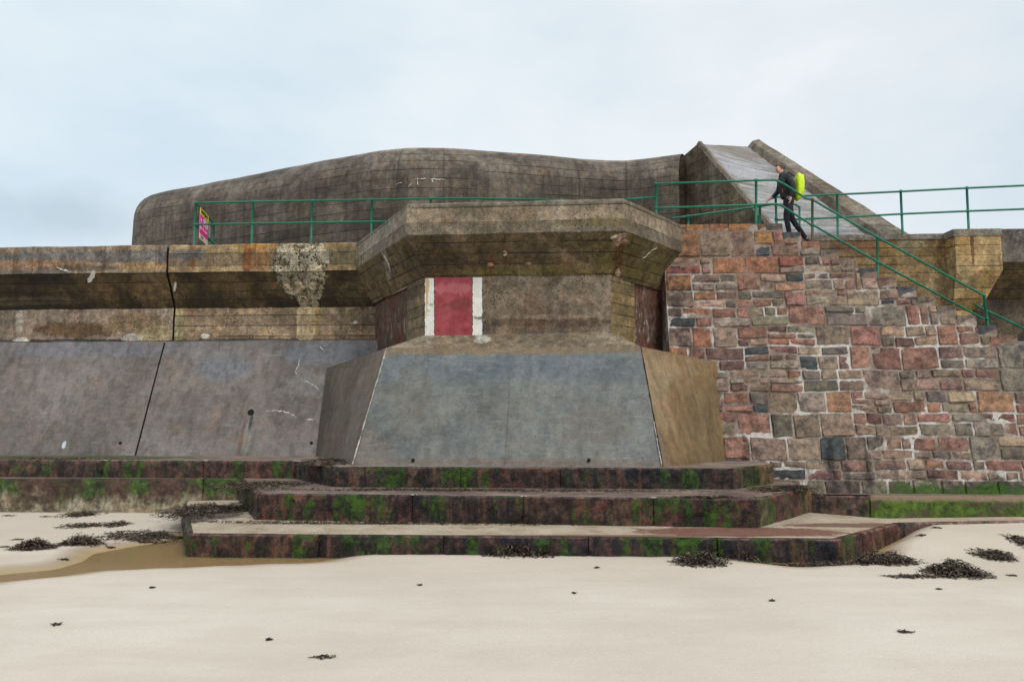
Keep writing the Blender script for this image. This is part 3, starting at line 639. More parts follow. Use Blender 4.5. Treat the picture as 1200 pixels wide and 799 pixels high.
def stone(bm, lay, x0, x1, z0, z1, col, fn, bulge=.034, inset=.007):
    inset = rnd.uniform(.004, .014); jx = lambda: rnd.uniform(-.012, .012)
    c00 = (x0+inset+jx(), z0+inset+jx()); c10 = (x1-inset+jx(), z0+inset+jx()); c11 = (x1-inset+jx(), z1-inset+jx()); c01 = (x0+inset+jx(), z1-inset+jx())
    nu = max(4, min(9, int((x1-x0)/.07)+2)); nv = max(4, min(7, int((z1-z0)/.07)+2)); sd = rnd.uniform(0, 100); k = rnd.uniform(.75, 1.25); tl = (rnd.uniform(-.02, .02), rnd.uniform(-.02, .02)); pr = rnd.uniform(-.012, .018)
    cc = (col[0]*k, col[1]*k*rnd.uniform(.93, 1.07), col[2]*k*rnd.uniform(.93, 1.07), 1)
    rows = []
    for j in range(nv+1):
        row = []
        for i in range(nu+1):
            ew, eh = min(.12, .022/(x1-x0)), min(.16, .022/(z1-z0))
            s = 0 if i == 0 else 1 if i == nu else ew+(1-2*ew)*(i-1)/(nu-2)
            t = 0 if j == 0 else 1 if j == nv else eh+(1-2*eh)*(j-1)/(nv-2)
            # pull rim vertices together so corners are rounded
            ss = .5+(s-.5); tt = .5+(t-.5)
            rr = min(.09, .02/(z1-z0))
            if i in (0, nu) and j in (0, nv): ss = rr*.6 if i == 0 else 1-rr*.6; tt = rr if j == 0 else 1-rr
            x = (c00[0]*(1-ss)+c10[0]*ss)*(1-tt)+(c01[0]*(1-ss)+c11[0]*ss)*tt
            z = (c00[1]*(1-ss)+c10[1]*ss)*(1-tt)+(c01[1]*(1-ss)+c11[1]*ss)*tt
            e = min(i, nu-i, j, nv-j)
            q = Vector((x*3+sd, z*3, sd))
            x += .014*mn.noise(q*2.)+.01*mn.noise(q*6); z += .014*mn.noise(q*2.+Vector((9, 9, 9)))+.008*mn.noise(q*6+Vector((4, 4, 4)))
            d = -.02 if e == 0 else (bulge*.72 if e == 1 else bulge)
            if e > 0: d += .022*mn.noise(q*1.3)+.022*mn.noise(q*4.5)+tl[0]*(s-.5)*2+tl[1]*(t-.5)*2+pr
            row.append(bm.verts.new(fn(x, z, d)))
        rows.append(row)
    for j in range(nv):
        for i in range(nu):
            fc = bm.faces.new((rows[j][i], rows[j][i+1], rows[j+1][i+1], rows[j+1][i]))
            fc.smooth = False
            for lp in fc.loops: lp[lay] = cc
def lay_stone(x0, x1, z0, z1):
    xm, zm = (x0+x1)/2, (z0+z1)/2
    pal = PALT if (zm > 3.1 and xm < 6.3 and rnd.random() < .65) or (xm < 4.3 and zm > 1.3 and rnd.random() < .5) else PAL
    if zm < -1.15: pal = [((.2, .17, .13), 3), ((.13, .10, .08), 3), ((.25, .22, .17), 2)]
    stone(bm, lay, x0, x1, z0, z1, pick(pal), swp)
def place(x0, x1, z0, z1):
    """lay a stone, cut to the stepped top of the wall"""
    cap = lambda x: ztop(x)-(RISE if x > SX0 else .16)-.0
    if z1 <= min(cap(x0+.01), cap(x1-.01))+.001: lay_stone(x0, x1, z0, z1); return
    edges = [x0]+[SX0+RUN*k for k in range(0, 30) if x0 < SX0+RUN*k < x1]+[x1]
    edges = [e for k, e in enumerate(edges) if k == 0 or e-edges[k-1] > .07 or k == len(edges)-1]
    for a, b in zip(edges, edges[1:]):
        t = min(z1, cap((a+b)/2))
        if t-z0 > .05: lay_stone(a, b, z0, t)
z = -1.55; ci = 0
while z < 4.0:
    H = rnd.uniform(.33, .50) if z > -1.5 else .34
    if 4.09-z-H < .18: H = 4.09-z
    x = X0-rnd.uniform(0, .2)*0
    while x < X1-.15:
        r_ = rnd.random()
        if r_ < .38 or z < -1.5:
            w_s = rnd.uniform(.40, .80); w_s = min(w_s, X1-x) ; place(x, x+w_s, z, z+H); x += w_s
        else:
            L = rnd.uniform(.6, 1.25)
            cut_ = [z, z+H*rnd.uniform(.36, .64), z+H] if r_ < .93 or H < .40 else [z, z+H*.36, z+H*.62, z+H]
            for za, zb in zip(cut_, cut_[1:]):
                xx = x
                while xx < x+L-.001:
                    w_s = rnd.choice((.28, .36, .46, .56, .68))*rnd.uniform(.85, 1.15)
                    if x+L-xx-w_s < .16: w_s = x+L-xx
                    place(xx, xx+w_s, za, zb); xx += w_s
            x += L
    z += H; ci += 1
m = M('rubble_stone'); vc = m.n('ShaderNodeVertexColor', layer_name='tint'); col = vc.outputs[0]
col = m.mix(1., col, m.ramp(m.noise(5, 8, .75), [(.40, (.5, .5, .52)), (.5, (1, 1, 1)), (.60, (1.55, 1.47, 1.38))]), 'MULTIPLY')
col = m.mix(1., col, m.ramp(m.noise(45, 4, .7), [(.3, (.6, .6, .6)), (.7, (1.4, 1.4, 1.4))]), 'MULTIPLY')
col = m.mix(m.mr(m.noise(3.5, 6, .7, vec=m.sc((1, 1, 1), (5, 1, 2))), .56, .72, 0, .6), col, (.22, .165, .12))
col = m.mix(m.mr(m.noise(2.2, 6, .7, vec=m.sc((1, 1, 1), (1, 8, 2))), .60, .70, 0, .35), col, (.08, .06, .05))
def wallstains(m, col):
    for (px, py, rx, rz, cc, st) in ((873, 545, .11, .9, (.015, .014, .015), .92), (968, 540, .12, .75, (.02, .018, .018), .85), (985, 560, .08, .5, (.02, .018, .018), .7), (1008, 540, .08, .6, (.03, .025, .022), .75), (1040, 550, .06, .4, (.03, .025, .02), .7), (1080, 560, .08, .3, (.02, .018, .02), .7), (1150, 567, .9, .14, (.02, .018, .022), .85),
                                     (800, 350, .25, .9, (.035, .015, .018), .8), (830, 565, .3, .3, (.02, .02, .015), .6)):
        col = m.mix(m.ma('MULTIPLY', m.blob(pY(px, py, 15.7), rx, rz, amp=1.3, nsc=5, soft=.6), st*.75), col, cc)
    g = m.mix(m.noise(16, 4), (.02, .05, .006), (.08, .17, .02))
    gz = m.mr(m.ma('ADD', m.Z, m.ma('MULTIPLY', m.ma('SUBTRACT', m.noise(2.6, 6, .75), .5), 1.0)), .58, .50)
    gx = m.mr(m.X, 7.0, 7.8)
    col = m.mix(m.ma('MULTIPLY', m.ma('MULTIPLY', gz, gx), .92), col, g)
    return col
col = wallstains(m, col)
m_stone = m.out(col, m.mr(m.noise(8), .3, .7, .55, .9), m.bump(m.ma('ADD', m.noise(9, 10, .8), m.ma('MULTIPLY', m.noise(50, 4), .3)), 1., .04))
obj('stonework', bm, m_stone, stw)
# mortar bed behind the stones
m = M('lime_mortar'); f = m.noise(1.3, 6, .65)
col = m.ramp(f, [(.40, (.20, .15, .115)), (.50, (.34, .27, .22)), (.57, (.62, .58, .53))])
zl_ = m.mr(m.Z, 4.2, 5.3); col = m.mix(m.ma('MULTIPLY', zl_, .7), col, (.22, .14, .10))
col = m.mix(1., col, m.ramp(m.noise(18, 6, .7), [(.3, (.6, .6, .6)), (.7, (1.3, 1.3, 1.3))]), 'MULTIPLY'); col = wallstains(m, col)
m_mort = m.out(col, .9, m.bump(m.noise(14, 8, .75), 1., .03))
bm = NB(); N_ = int((X1-X0)/RUN)+1
cuts = [X0, SX0]+[SX0+RUN*k for k in range(1, 27)]
for a, b in zip(cuts, cuts[1:]):
    zt = ztop((a+b)/2)-.02
    vs = []
    g0 = swp(a, -1.6); g1 = swp(b, -1.6); g2 = swp(b, zt); g3 = swp(a, zt)
    grid(bm, g0, g1, g2, g3, .1)
for v in bm.verts:
    v.co.y += .008*mn.noise(v.co*3)-.005*mn.noise(v.co*9)-.004
e0 = swp(X0, -1.6); e1 = swp(X0, 4.2); grid(bm, e0+Vector((0, 1.6, 0)), e0, e1, e1+Vector((0, 1.2, 0)), .2)
obj('mortar_bed', bm, m_mort, stw)
# the step and landing blocks: rough stones whose ends show in the face
def yb(X): return wl(X, .05)
SCOL = [(.12, .10, .085), (.16, .12, .09), (.075, .075, .08), (.2, .12, .09), (.06, .065, .07), (.17, .13, .10)]
def step_block(name, x0, x1, zt, h, col, fr=None):
    bm = NB(); lay = bm.loops.layers.float_color.new('tint')
    y0 = sy((x0+x1)/2, zt)-.03; y1 = yb((x0+x1)/2)+.1
    nxg, nyg, nzg = max(2, int((x1-x0)/.1)), 10, 3
    def P(x, y, z):
        p = Vector((x, y, z+EYE)); return p+mn.noise_vector(p*4)*.012+mn.noise_vector(p*11)*.006
    a, b = x0+.006, x1-.006
    z0, z1 = zt-h+.006, zt
    grid(bm, (a, y0, z0+EYE), (b, y0, z0+EYE), (b, y0, z1-.015+EYE), (a, y0, z1-.015+EYE), .08)
    grid(bm, (a, y0, z1-.015+EYE), (b, y0, z1-.015+EYE), (b, y0+.02, z1+EYE), (a, y0+.02, z1+EYE), .08)
    grid(bm, (a, y0+.02, z1+EYE), (b, y0+.02, z1+EYE), (b, y1, z1+EYE), (a, y1, z1+EYE), .12)
    grid(bm, (b, y0, z0+EYE), (b, y1, z0+EYE), (b, y1, z1+EYE), (b, y0+.01, z1-.015+EYE), .1)
    grid(bm, (a, y0, z0+EYE), (a, y0+.2, z0+EYE), (a, y0+.2, z1-.015+EYE), (a, y0, z1-.015+EYE), .1)
    rough(bm, .014, 3.5)
    for fc in bm.faces:
        for lp in fc.loops: lp[lay] = (*col, 1)
    return obj(name, bm, m_stone, stw)
x = 3.3
for wd, cc in ((.55, (.30, .14, .06)), (.5, (.30, .15, .065)), (.42, (.26, .12, .06)), (.62, (.30, .14, .055)), (.18, (.2, .11, .06)), (.36, (.13, .11, .09))):
    step_block('coping_stone', x, x+wd if cc[0] != .13 else SX0, 4.25, .16 if cc[0] != .13 else RISE, cc); x += wd
for k in range(25):
    xa = SX0+RUN*k; step_block('step', xa-.02, xa+RUN, 4.25-RISE*(k+1), RISE, SCOL[(k*5+2) % 6] if k != 1 else (.26, .12, .08))

# ====================================================================================
# RIGHT CONCRETE WALL BEHIND THE STAIR, with its buttress and continuing parapet
# ====================================================================================
rw = thing('stair_back_wall', 'tan board marked concrete wall behind the stair with a projecting corbelled pier', 'concrete wall', W(9, .1, 0))
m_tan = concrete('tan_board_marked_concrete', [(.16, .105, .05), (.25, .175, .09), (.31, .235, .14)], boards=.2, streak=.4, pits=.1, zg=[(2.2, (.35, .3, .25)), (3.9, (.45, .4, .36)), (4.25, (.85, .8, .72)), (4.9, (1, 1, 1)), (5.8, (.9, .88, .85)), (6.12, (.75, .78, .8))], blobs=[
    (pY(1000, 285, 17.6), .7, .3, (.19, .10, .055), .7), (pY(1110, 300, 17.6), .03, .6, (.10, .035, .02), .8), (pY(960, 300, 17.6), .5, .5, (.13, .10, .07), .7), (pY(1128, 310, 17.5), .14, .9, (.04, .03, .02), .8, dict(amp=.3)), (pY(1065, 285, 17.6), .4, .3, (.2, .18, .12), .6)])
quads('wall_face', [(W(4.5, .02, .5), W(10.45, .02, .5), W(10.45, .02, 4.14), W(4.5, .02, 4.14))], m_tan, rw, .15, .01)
m_cap = concrete('grey_wall_cap', [(.13, .12, .105), (.17, .155, .13), (.21, .19, .155)], streak=.3, pits=.1)
quads('cap', [(W(4.5, .04, 4.12), W(10.42, .04, 4.12), W(10.42, .04, 4.25), W(4.5, .04, 4.25)), (W(4.5, .04, 4.25), W(10.42, .04, 4.25), W(10.42, -.6, 4.25), W(4.5, -.6, 4.25)), (W(4.5, .0, 4.12), W(10.42, .0, 4.12), W(10.42, .04, 4.12), W(4.5, .04, 4.12))], m_cap, rw, .15, .008)
m_but = concrete('sandy_pier_concrete', [(.30, .19, .085), (.40, .28, .14), (.46, .35, .20)], boards=.24, streak=.4, pits=.05, blobs=[(pY(1134, 290, 17.2), .05, .5, (.10, .04, .02), .8), (pY(1155, 300, 17.2), .1, .4, (.2, .14, .08), .5), (pY(1140, 352, 17.2), .3, .15, (.38, .26, .12), .6)])
bx0, bx1, bo = 10.02, 11.02, .42
def bt(X, o, Z): return W(X, o, Z)
quads('pier', [(bt(bx0, bo, 3.3), bt(bx1, bo, 3.3), bt(bx1, bo, 4.10), bt(bx0, bo, 4.10)),
               (bt(bx0+.05, .05, 2.45), bt(bx1-.35, .05, 2.45), bt(bx1, bo, 3.3), bt(bx0, bo, 3.3)),
               (bt(bx0, 0, 1.2), bt(bx0, 0, 1.2), bt(bx0, bo, 4.1), bt(bx0, 0, 4.1)),
               (bt(bx0, 0, 2.45), bt(bx0+.05, .05, 2.45), bt(bx0, bo, 3.3), bt(bx0, 0, 3.3)),
               (bt(bx0, 0, 3.3), bt(bx0, bo, 3.3), bt(bx0, bo, 4.1), bt(bx0, 0, 4.1)),
               (bt(bx1-.35, .05, 2.45), bt(bx1-.35, -.3, 2.45), bt(bx1, -.3, 3.3), bt(bx1, bo, 3.3)),
               (bt(bx0, .06, 1.0), bt(bx0+.5, .06, 1.0), bt(bx0+.5, .05, 2.45), bt(bx0, .05, 2.45))], m_but, rw, .12, .008)
quads('pier_cap', [(bt(bx0-.04, bo+.02, 4.09), bt(bx1+.02, bo+.02, 4.09), bt(bx1+.02, bo+.02, 4.25), bt(bx0-.04, bo+.02, 4.25)), (bt(bx0-.04, -.1, 4.09), bt(bx0-.04, bo+.02, 4.09), bt(bx0-.04, bo+.02, 4.25), bt(bx0-.04, -.1, 4.25)),
                   (bt(bx0-.04, bo+.02, 4.25), bt(bx1+.02, bo+.02, 4.25), bt(bx1+.02, -.5, 4.25), bt(bx0-.04, -.5, 4.25)), (bt(bx0-.04, -.1, 4.09), bt(bx1, -.1, 4.09), bt(bx1, bo+.02, 4.09), bt(bx0-.04, bo+.02, 4.09))], m_cap, rw, .12, .008)
sr = thing('sea_wall', 'dark overhanging sea wall right of the tan pier at the foot of the stair', 'sea wall', W(13, .3, -.8))
m_pr = concrete('dark_parapet_right', [(.08, .07, .06), (.12, .105, .09), (.15, .13, .11)], streak=.4, pits=.2)
m_pw = concrete('pebbly_dark_wall', [(.05, .04, .03), (.10, .08, .055), (.16, .13, .09)], streak=.3, pits=1., big=1.2, bumpd=.03)
quads('parapet', [(W(11.0, .38, 3.5), W(45, .38, 3.5), W(45, .38, 4.25), W(11.0, .38, 4.25)), (W(11., .38, 4.25), W(45, .38, 4.25), W(45, -.6, 4.25), W(11., -.6, 4.25))], m_pr, sr, .3, .01)
quads('overhang', [(W(10.6, -.15, 2.7), W(45, -.15, 2.7), W(45, .38, 3.5), W(11., .38, 3.5))], m_soff, sr, .2, .01)
quads('wall_face', [(W(10.4, -.15, 1.0), W(45, -.15, 1.0), W(45, -.15, 2.7), W(10.4, -.15, 2.7))], m_pw, sr, .2, .015)
quads('apron', [(W(10.2, 1.3, -1.45), W(45, 1.3, -1.45), W(45, -.05, 1.75), W(10.2, -.05, 1.75)), (W(10.2, -.05, 1.75), W(45, -.05, 1.75), W(45, -.25, 1.78), W(10.2, -.25, 1.78))], m_apr, sr, .4, .006)

# ====================================================================================
# BUNKER
# ====================================================================================
ZB = 7.7
bk = thing('bunker', 'huge rounded casemate of dark board marked concrete rising behind the sea wall', 'bunker', (-1, 24, 4.2+EYE))
def top(px, py): p = pZ(px, py, ZB); return Vector((p.x, p.y))
inner = [top(196, 227), top(250, 217), top(300, 207.5), top(350, 197.5), top(400, 188), top(440, 181), top(470, 177), top(500, 175.5), top(530, 176.5), top(580, 180), top(640, 185), top(690, 189), top(728, 192), top(760, 188), top(802, 182.5)]
# plan path of the outer face, one metre nearer than the top line; the left end turns back
path = []
for i, p in enumerate(inner):
    a = inner[max(i-1, 0)]; b = inner[min(i+1, len(inner)-1)]; t = (b-a).normalized(); path.append(p+Vector((t.y, -t.x))*1.05)
# smooth end turn
e = path[0]; tdir = (path[1]-path[0]).normalized(); nb = Vector((-tdir.y, tdir.x))
turn = []
cx = e+nb*1.1
for k in range(6, 0, -1):
    a = k/6*math.pi/2*.95
    turn.append(cx-nb*1.1*math.cos(a)-tdir*1.1*math.sin(a))
back = [turn[0]+nb*k for k in (9, 4, 1.5)]
path = back+turn+path
prof = [(0, -3.6), (0, -3.2), (0, -2.7), (0, -2.2), (0, -1.8), (0, -1.4), (0, -1.15)]+[(1.05*(1-math.cos(a)), -1.05+1.05*math.sin(a)) for a in [math.pi/2*k/8 for k in range(9)]]+[(2.2, .03), (5, .06)]
bm = NB(); uvl = bm.loops.layers.uv.new('UVMap')
dense = []
for a, b in zip(path, path[1:]):
    n = max(1, int((b-a).length/.3))
    for k in range(n): dense.append(a.lerp(b, k/n))
dense.append(path[-1])
for _ in range(2):
    dense = [dense[0]]+[(dense[i-1]+dense[i]*2+dense[i+1])/4 for i in range(1, len(dense)-1)]+[dense[-1]]
us = [0]; 
for a, b in zip(dense, dense[1:]): us.append(us[-1]+(b-a).length)
vsum = [0]
for a, b in zip(prof, prof[1:]): vsum.append(vsum[-1]+math.dist(a, b))
rows = []
for i, p in enumerate(dense):
    t = (dense[min(i+1, len(dense)-1)]-dense[max(i-1, 0)]).normalized(); nn = Vector((-t.y, t.x))
    rows.append([bm.verts.new((p.x+nn.x*o, p.y+nn.y*o, ZB+EYE+z)) for o, z in prof])
for i in range(len(rows)-1):
    for j in range(len(prof)-1):
        fc = bm.faces.new((rows[i][j], rows[i+1][j], rows[i+1][j+1], rows[i][j+1])); fc.smooth = True
        for lp, (a, b) in zip(fc.loops, ((i, j), (i+1, j), (i+1, j+1), (i, j+1))): lp[uvl].uv = (us[a], vsum[b])
for v in bm.verts: v.co += mn.noise_vector(v.co*1.2)*.02
def uof(px):
    best = min(range(len(dense)), key=lambda i: abs(600+F*dense[i].x/(dense[i].y*cp+7*sp)-px) if i > 8 else 1e9); return us[best]
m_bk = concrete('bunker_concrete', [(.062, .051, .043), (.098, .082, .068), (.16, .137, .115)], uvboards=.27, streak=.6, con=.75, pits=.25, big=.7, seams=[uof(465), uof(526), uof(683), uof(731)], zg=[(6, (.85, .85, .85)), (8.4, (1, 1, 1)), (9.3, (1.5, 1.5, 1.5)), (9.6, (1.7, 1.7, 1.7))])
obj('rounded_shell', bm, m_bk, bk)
def bkf(px, py): return pY(px, py, 21.85)
def bks(px, py):
    d = min((q for q in dense[9:]), key=lambda q: abs(600+F*q.x/(q.y*cp+6*sp)-px)); return pY(px, py, d.y-.035)
crack([(484, 210), (500, 209), (512, 210), (523, 211)], .03, m_lime, bks, bk)
crack([(490, 209), (489, 219)], .03, m_lime, bks, bk); crack([(506, 209), (507, 216)], .03, m_lime, bks, bk); crack([(471, 213), (464, 217)], .02, m_lime, bks, bk); crack([(484, 212), (478, 220)], .015, m_lime, bks, bk)
# sloping ramp block
BL = pY(905, 271, 18.5); L1 = pY(801, 183, 21.35)
_d = Vector((BL.x-L1.x, BL.y-L1.y)); _r = ray(817, 169); _n = Vector((_d.y, -_d.x)); _t = (L1.x*_n.x+L1.y*_n.y)/(_r[0]*_n.x+_r[1]*_n.y); A = Vector((_r[0]*_t, _r[1]*_t, _r[2]*_t+EYE))
TR = pY(876, 172, 24.2); BR = pY(1012, 273, 18.5)
ARo = pY(884, 170, 24.3); BRo = pY(1046, 276, 18.3)
m_side = concrete('ramp_side_concrete', [(.085, .065, .045), (.125, .10, .07), (.17, .14, .10)], boards=.3, streak=.6, pits=.2, blobs=[(pY(822, 225, 21.7), .12, 1.5, (.25, .22, .17), .5), (pY(858, 245, 20), .15, .8, (.22, .19, .12), .5)])
m_curb = concrete('ramp_edge_concrete', [(.12, .095, .07), (.19, .16, .125), (.26, .225, .18)], streak=.2, pits=.3)
mm = M('pale_ramp_surface')
sl = mm.noise(1., 7, .7, vec=mm.sc((.9, 1.2, 7)), dist=.6)
c_ = mm.ramp(sl, [(.3, (.13, .115, .105)), (.48, (.26, .245, .24)), (.6, (.40, .385, .385))])
c_ = mm.mix(mm.ma('MULTIPLY', mm.blob(pY(850, 187, 23.5), 1.2, .55, amp=.4), .75), c_, (.19, .16, .12))
c_ = mm.mix(mm.ma('MULTIPLY', mm.blob(pY(865, 208, 21.5), .9, .45, amp=.4), .6), c_, (.42, .41, .43))
fz = mm.ma('FRACT', mm.ma('DIVIDE', mm.Z, .9)); ln = mm.mr(fz, .045, .02); c_ = mm.mix(mm.ma('MULTIPLY', ln, .6), c_, (.06, .05, .045))
c_ = mm.mix(1., c_, mm.ramp(mm.noise(18, 6, .75), [(.3, (.6, .6, .6)), (.7, (1.4, 1.4, 1.4))]), 'MULTIPLY')
m_ramp = mm.out(c_, .65, mm.bump(mm.noise(9, 8, .75), .8, .03))
def low(p, z=3.6): return Vector((p.x, p.y, z+EYE))
quads('ramp_side', [(low(L1)+Vector((-1.3, .75, 0)), low(L1), L1, L1+Vector((-1.3, .75, -.35))), (low(L1), low(BL), BL, L1), (L1, BL, A.lerp(BL, .5), A)], m_side, bk, .25, .01)
def dwn(a, b, k): return b+(b-a)*k
BLx, BRx, BRox = dwn(A, BL, .12), dwn(TR, BR, .12), dwn(ARo, BRo, .12)
nrm = (BL-A).cross(TR-A).normalized()
if nrm.z < 0: nrm = -nrm
quads('ramp_slab', [(A, TR, BRx, BLx)], m_ramp, bk, .25, .01)
w_ = (TR-A).normalized()*.20
k1, k2 = A+nrm*.10-w_*.25, BLx+nrm*.10-w_*.25
quads('ramp_kerb', [(A-w_*.25, BLx-w_*.25, k2, k1), (k1, k2, k2+w_, k1+w_), (k1+w_, k2+w_, BLx+w_*.75, A+w_*.75)], m_curb, bk, .2, .012)
hh = nrm*.22
quads('ramp_kerb', [(TR, BRx, BRx+hh, TR+hh), (TR+hh, BRx+hh, BRox+hh, ARo+hh), (ARo+hh, BRox+hh, low(BRox), low(ARo))], m_curb, bk, .2, .015)
quads('ramp_back', [(L1, A, A+Vector((.4, 3, 0)), L1+Vector((.3, 4, -.2))), (A, TR, TR+Vector((.4, 3, 0)), A+Vector((.4, 3, 0))), (low(TR+Vector((.2, 3, 0))), low(ARo), ARo+hh, TR+Vector((.4, 3, 0)))], m_side, bk, .4, .01)

# promenade (behind the wall)
pm = NB()
f = pm.faces.new([pm.verts.new(p) for p in (W(-300, -.8, 4.2), W(-3.9, -.8, 4.2), (-1.7, 15.8, 4.2+EYE), (1.8, 15.6, 4.2+EYE), (3.9, 17.8, 4.2+EYE), W(10, -.5, 4.2), W(300, -.5, 4.2), Vector((300, 400, 4.2+EYE)), Vector((-300, 400, 4.2+EYE)))])
bmesh.ops.triangulate(pm, faces=[f])
m_prom = concrete('promenade_concrete', [(.17, .16, .14), (.22, .2, .18), (.27, .25, .22)], streak=0, pits=.1)
tag(obj('promenade', pm, m_prom), kind='structure')

# ====================================================================================
# RAILINGS
# ====================================================================================
m = M('green_rail_paint'); c_ = m.mix(m.mr(m.noise(6, 6, .7), .4, .65), (.006, .13, .075), (.012, .19, .115))
c_ = m.mix(m.mr(m.noise(9, 6, .75, vec=m.sc((1, 1, 1), (4, 4, 4))), .62, .69, 0, .8), c_, (.10, .04, .02)); m_green = m.out(c_, .45, m.bump(m.noise(40, 4), .3, .004))
m = M('rusty_rail_paint'); c_ = m.mix(m.mr(m.noise(7, 6, .7), .42, .52), (.012, .12, .07), (.12, .06, .035)); m_rustg = m.out(c_, .7)
def rail(name, pts, parent, r=.024, mat=None):
    bm = NB(); tube(bm, pts, r, 10); o = obj(name, bm, mat or m_green, parent, True)
    return o
def post(base, topp, parent, r=.028, mat=None, joints=(1.,)):
    bm = NB(); base = Vector(base); topp = Vector(topp)
    tube(bm, [base, topp], r, 10)
    for j in joints:       # ball fittings where the rails pass
        c = base.lerp(topp, j); bmesh.ops.create_uvsphere(bm, u_segments=10, v_segments=8, radius=r*1.55, matrix=__import__('mathutils').Matrix.Translation(c))
    bmesh.ops.create_cone(bm, cap_ends=True, segments=12, radius1=r*2.2, radius2=r*2.0, depth=.015, matrix=__import__('mathutils').Matrix.Translation(base+Vector((0, 0, .008))))
    return obj('post', bm, mat or m_green, parent, True)
# left railing on the wall top
rl = thing('railing', 'green two bar railing left of the bastion with a magenta sign at its end', 'railing', W(-7.6, -.25, 4.25), 'green railings')
yL = lambda X: wl(X, -.25)
zr = 1.05
xs = [-7.82]+[-7.82+1.43*k for k in range(1, 5)]
xs = [(219-600)/F*18.75*1.0, (289-600)/F*18.72, (361-600)/F*18.7, (433-600)/F*18.68, (505-600)/F*18.65]
def WL(X, Z): return Vector((X, yL(X), Z+EYE))
zt0 = pY(289, 236.5, yL(xs[1])).z-EYE; zm0 = pY(289, 262, yL(xs[1])).z-EYE
for X in xs[:4]: post(WL(X, 4.2), WL(X, zt0), rl, joints=(1., (zm0-4.2)/(zt0-4.2)))
endp = pZ(733, 232, 4.25)
rail('top_rail', [WL(xs[0], zt0), WL(xs[3], zt0), WL(-2., zt0), WL(-1.2, zt0-.01), WL(1.2, zt0-.09)], rl); rail('mid_rail', [WL(xs[0], zm0), WL(-2., zm0), WL(-1.15, zm0)], rl)
post(WL(-2., 4.2), WL(-2., zt0), rl); post(WL(1.2, 4.2), WL(1.2, zt0-.09), rl)
c0 = WL(xs[0], zt0); ret = Vector((xs[0]-.1+.02, 21.2, zt0+EYE)); rt = pY(246.5, 250, 20.9); rt.z = zt0+EYE
rt = Vector(((247-600)/F*20.9*1.01, 20.9, zt0+EYE)); 
rail('return_top_rail', [c0, rt], rl); rail('return_mid_rail', [WL(xs[0], zm0), Vector((rt.x, rt.y, zm0+EYE))], rl)
post((rt.x, rt.y, 4.2+EYE), rt, rl, joints=(1., .52))
# sign fixed to the return rail
sg = thing('emergency_sign', 'yellow and magenta notice with a large 999 fixed to the left end of the railing', 'sign', (xs[0]+.2, 19.5, 4.9+EYE))
sa = c0.lerp(rt, .16); sb_ = c0.lerp(rt, .60); tt = (sb_-sa); tt.z = 0; tl = tt.length; tt.normalize(); nn = Vector((tt.y, -tt.x, 0))
ht = .80; ztp = zt0+EYE-.02
o0 = Vector((sa.x, sa.y, ztp))+nn*.035
def sign_rect(name, a, b, z0, z1, mat, d=0., par=sg):
    bm = NB(); p = o0+nn*d
    v = [p+tt*a*tl+Vector((0, 0, -z0)), p+tt*b*tl+Vector((0, 0, -z0)), p+tt*b*tl+Vector((0, 0, -z1)), p+tt*a*tl+Vector((0, 0, -z1))]
    w2 = [q-nn*.004 for q in v]
    V = [bm.verts.new(q) for q in v+w2]
    for ff in ((0, 1, 2, 3), (7, 6, 5, 4), (0, 4, 5, 1), (1, 5, 6, 2), (2, 6, 7, 3), (3, 7, 4, 0)): bm.faces.new([V[i] for i in ff])
    bmesh.ops.recalc_face_normals(bm, faces=bm.faces)
    return obj(name, bm, mat, par)
def flat(name, c, r=.5):
    m = M(name); k = m.noise(8, 4); return m.out(m.mix(k, tuple(x*.9 for x in c), tuple(min(1, x*1.08) for x in c)), r)
m_yel = flat('sign_yellow', (.95, .78, .02)); m_mag = flat('sign_magenta', (.9, .03, .38)); m_crm = flat('sign_cream', (.8, .68, .5)); m_whi = flat('sign_white', (.85, .85, .85)); m_bkt = flat('sign_black', (.03, .03, .03))
sign_rect('sign_board', 0, 1, 0, ht, m_whi)
sign_rect('yellow_band', 0, 1, .0, .17, m_yel, .006); sign_rect('magenta_band', 0, 1, .171, .66, m_mag, .006); sign_rect('cream_band', 0, 1, .661, .80, m_crm, .006)
def text(s, a, z, size, mat, name, d=.012, xs_=1.):
    cu = bpy.data.curves.new('lettering', 'FONT'); cu.body = s; cu.size = size; cu.extrude = .001; cu.offset = size*.02
    o = bpy.data.objects.new('lettering_tmp', cu); C.objects.link(o); dg = bpy.context.evaluated_depsgraph_get(); me = bpy.data.meshes.new_from_object(o.evaluated_get(dg)); bpy.data.objects.remove(o)
    for v in me.vertices:
        q = o0+nn*d+tt*(a*tl+v.co.x*xs_)+Vector((0, 0, -z+v.co.y))-nn*0+nn*v.co.z; v.co = q
    me.materials.clear(); me.materials.append(mat)
    return obj(name, me, mat, sg)
text('Emergency', .08, .115, .17*tl/.9, m_bkt, 'lettering', xs_=.95)
text('t. 999', .06, .42, .30, m_whi, 'lettering', xs_=tl*.88/.72)
text('Call coastguard', .25, .53, .09, m_crm, 'lettering', xs_=tl*.7/.62); sign_rect('symbol', .06, .18, .47, .55, m_whi, .010)
text('Beach', .2, .75, .08, m_bkt, 'lettering')
# second board seen end on behind it
sg2 = thing('notice_board', 'pale green notice board on the return rail behind the magenta sign', 'sign', (xs[0]+.3, 20.3, 4.9+EYE))
m_pgr = flat('board_pale_green', (.25, .33, .26)); m_gr2 = flat('board_grey', (.45, .45, .43))
def rect2(name, a, b, z0, z1, mat, d): 
    return sign_rect(name, a, b, z0, z1, mat, d, sg2)
rect2('board', 1.04, 1.5, .02, .80, m_pgr, -.06); rect2('edge_strip', 1.51, 1.58, .02, .74, m_gr2, -.06)

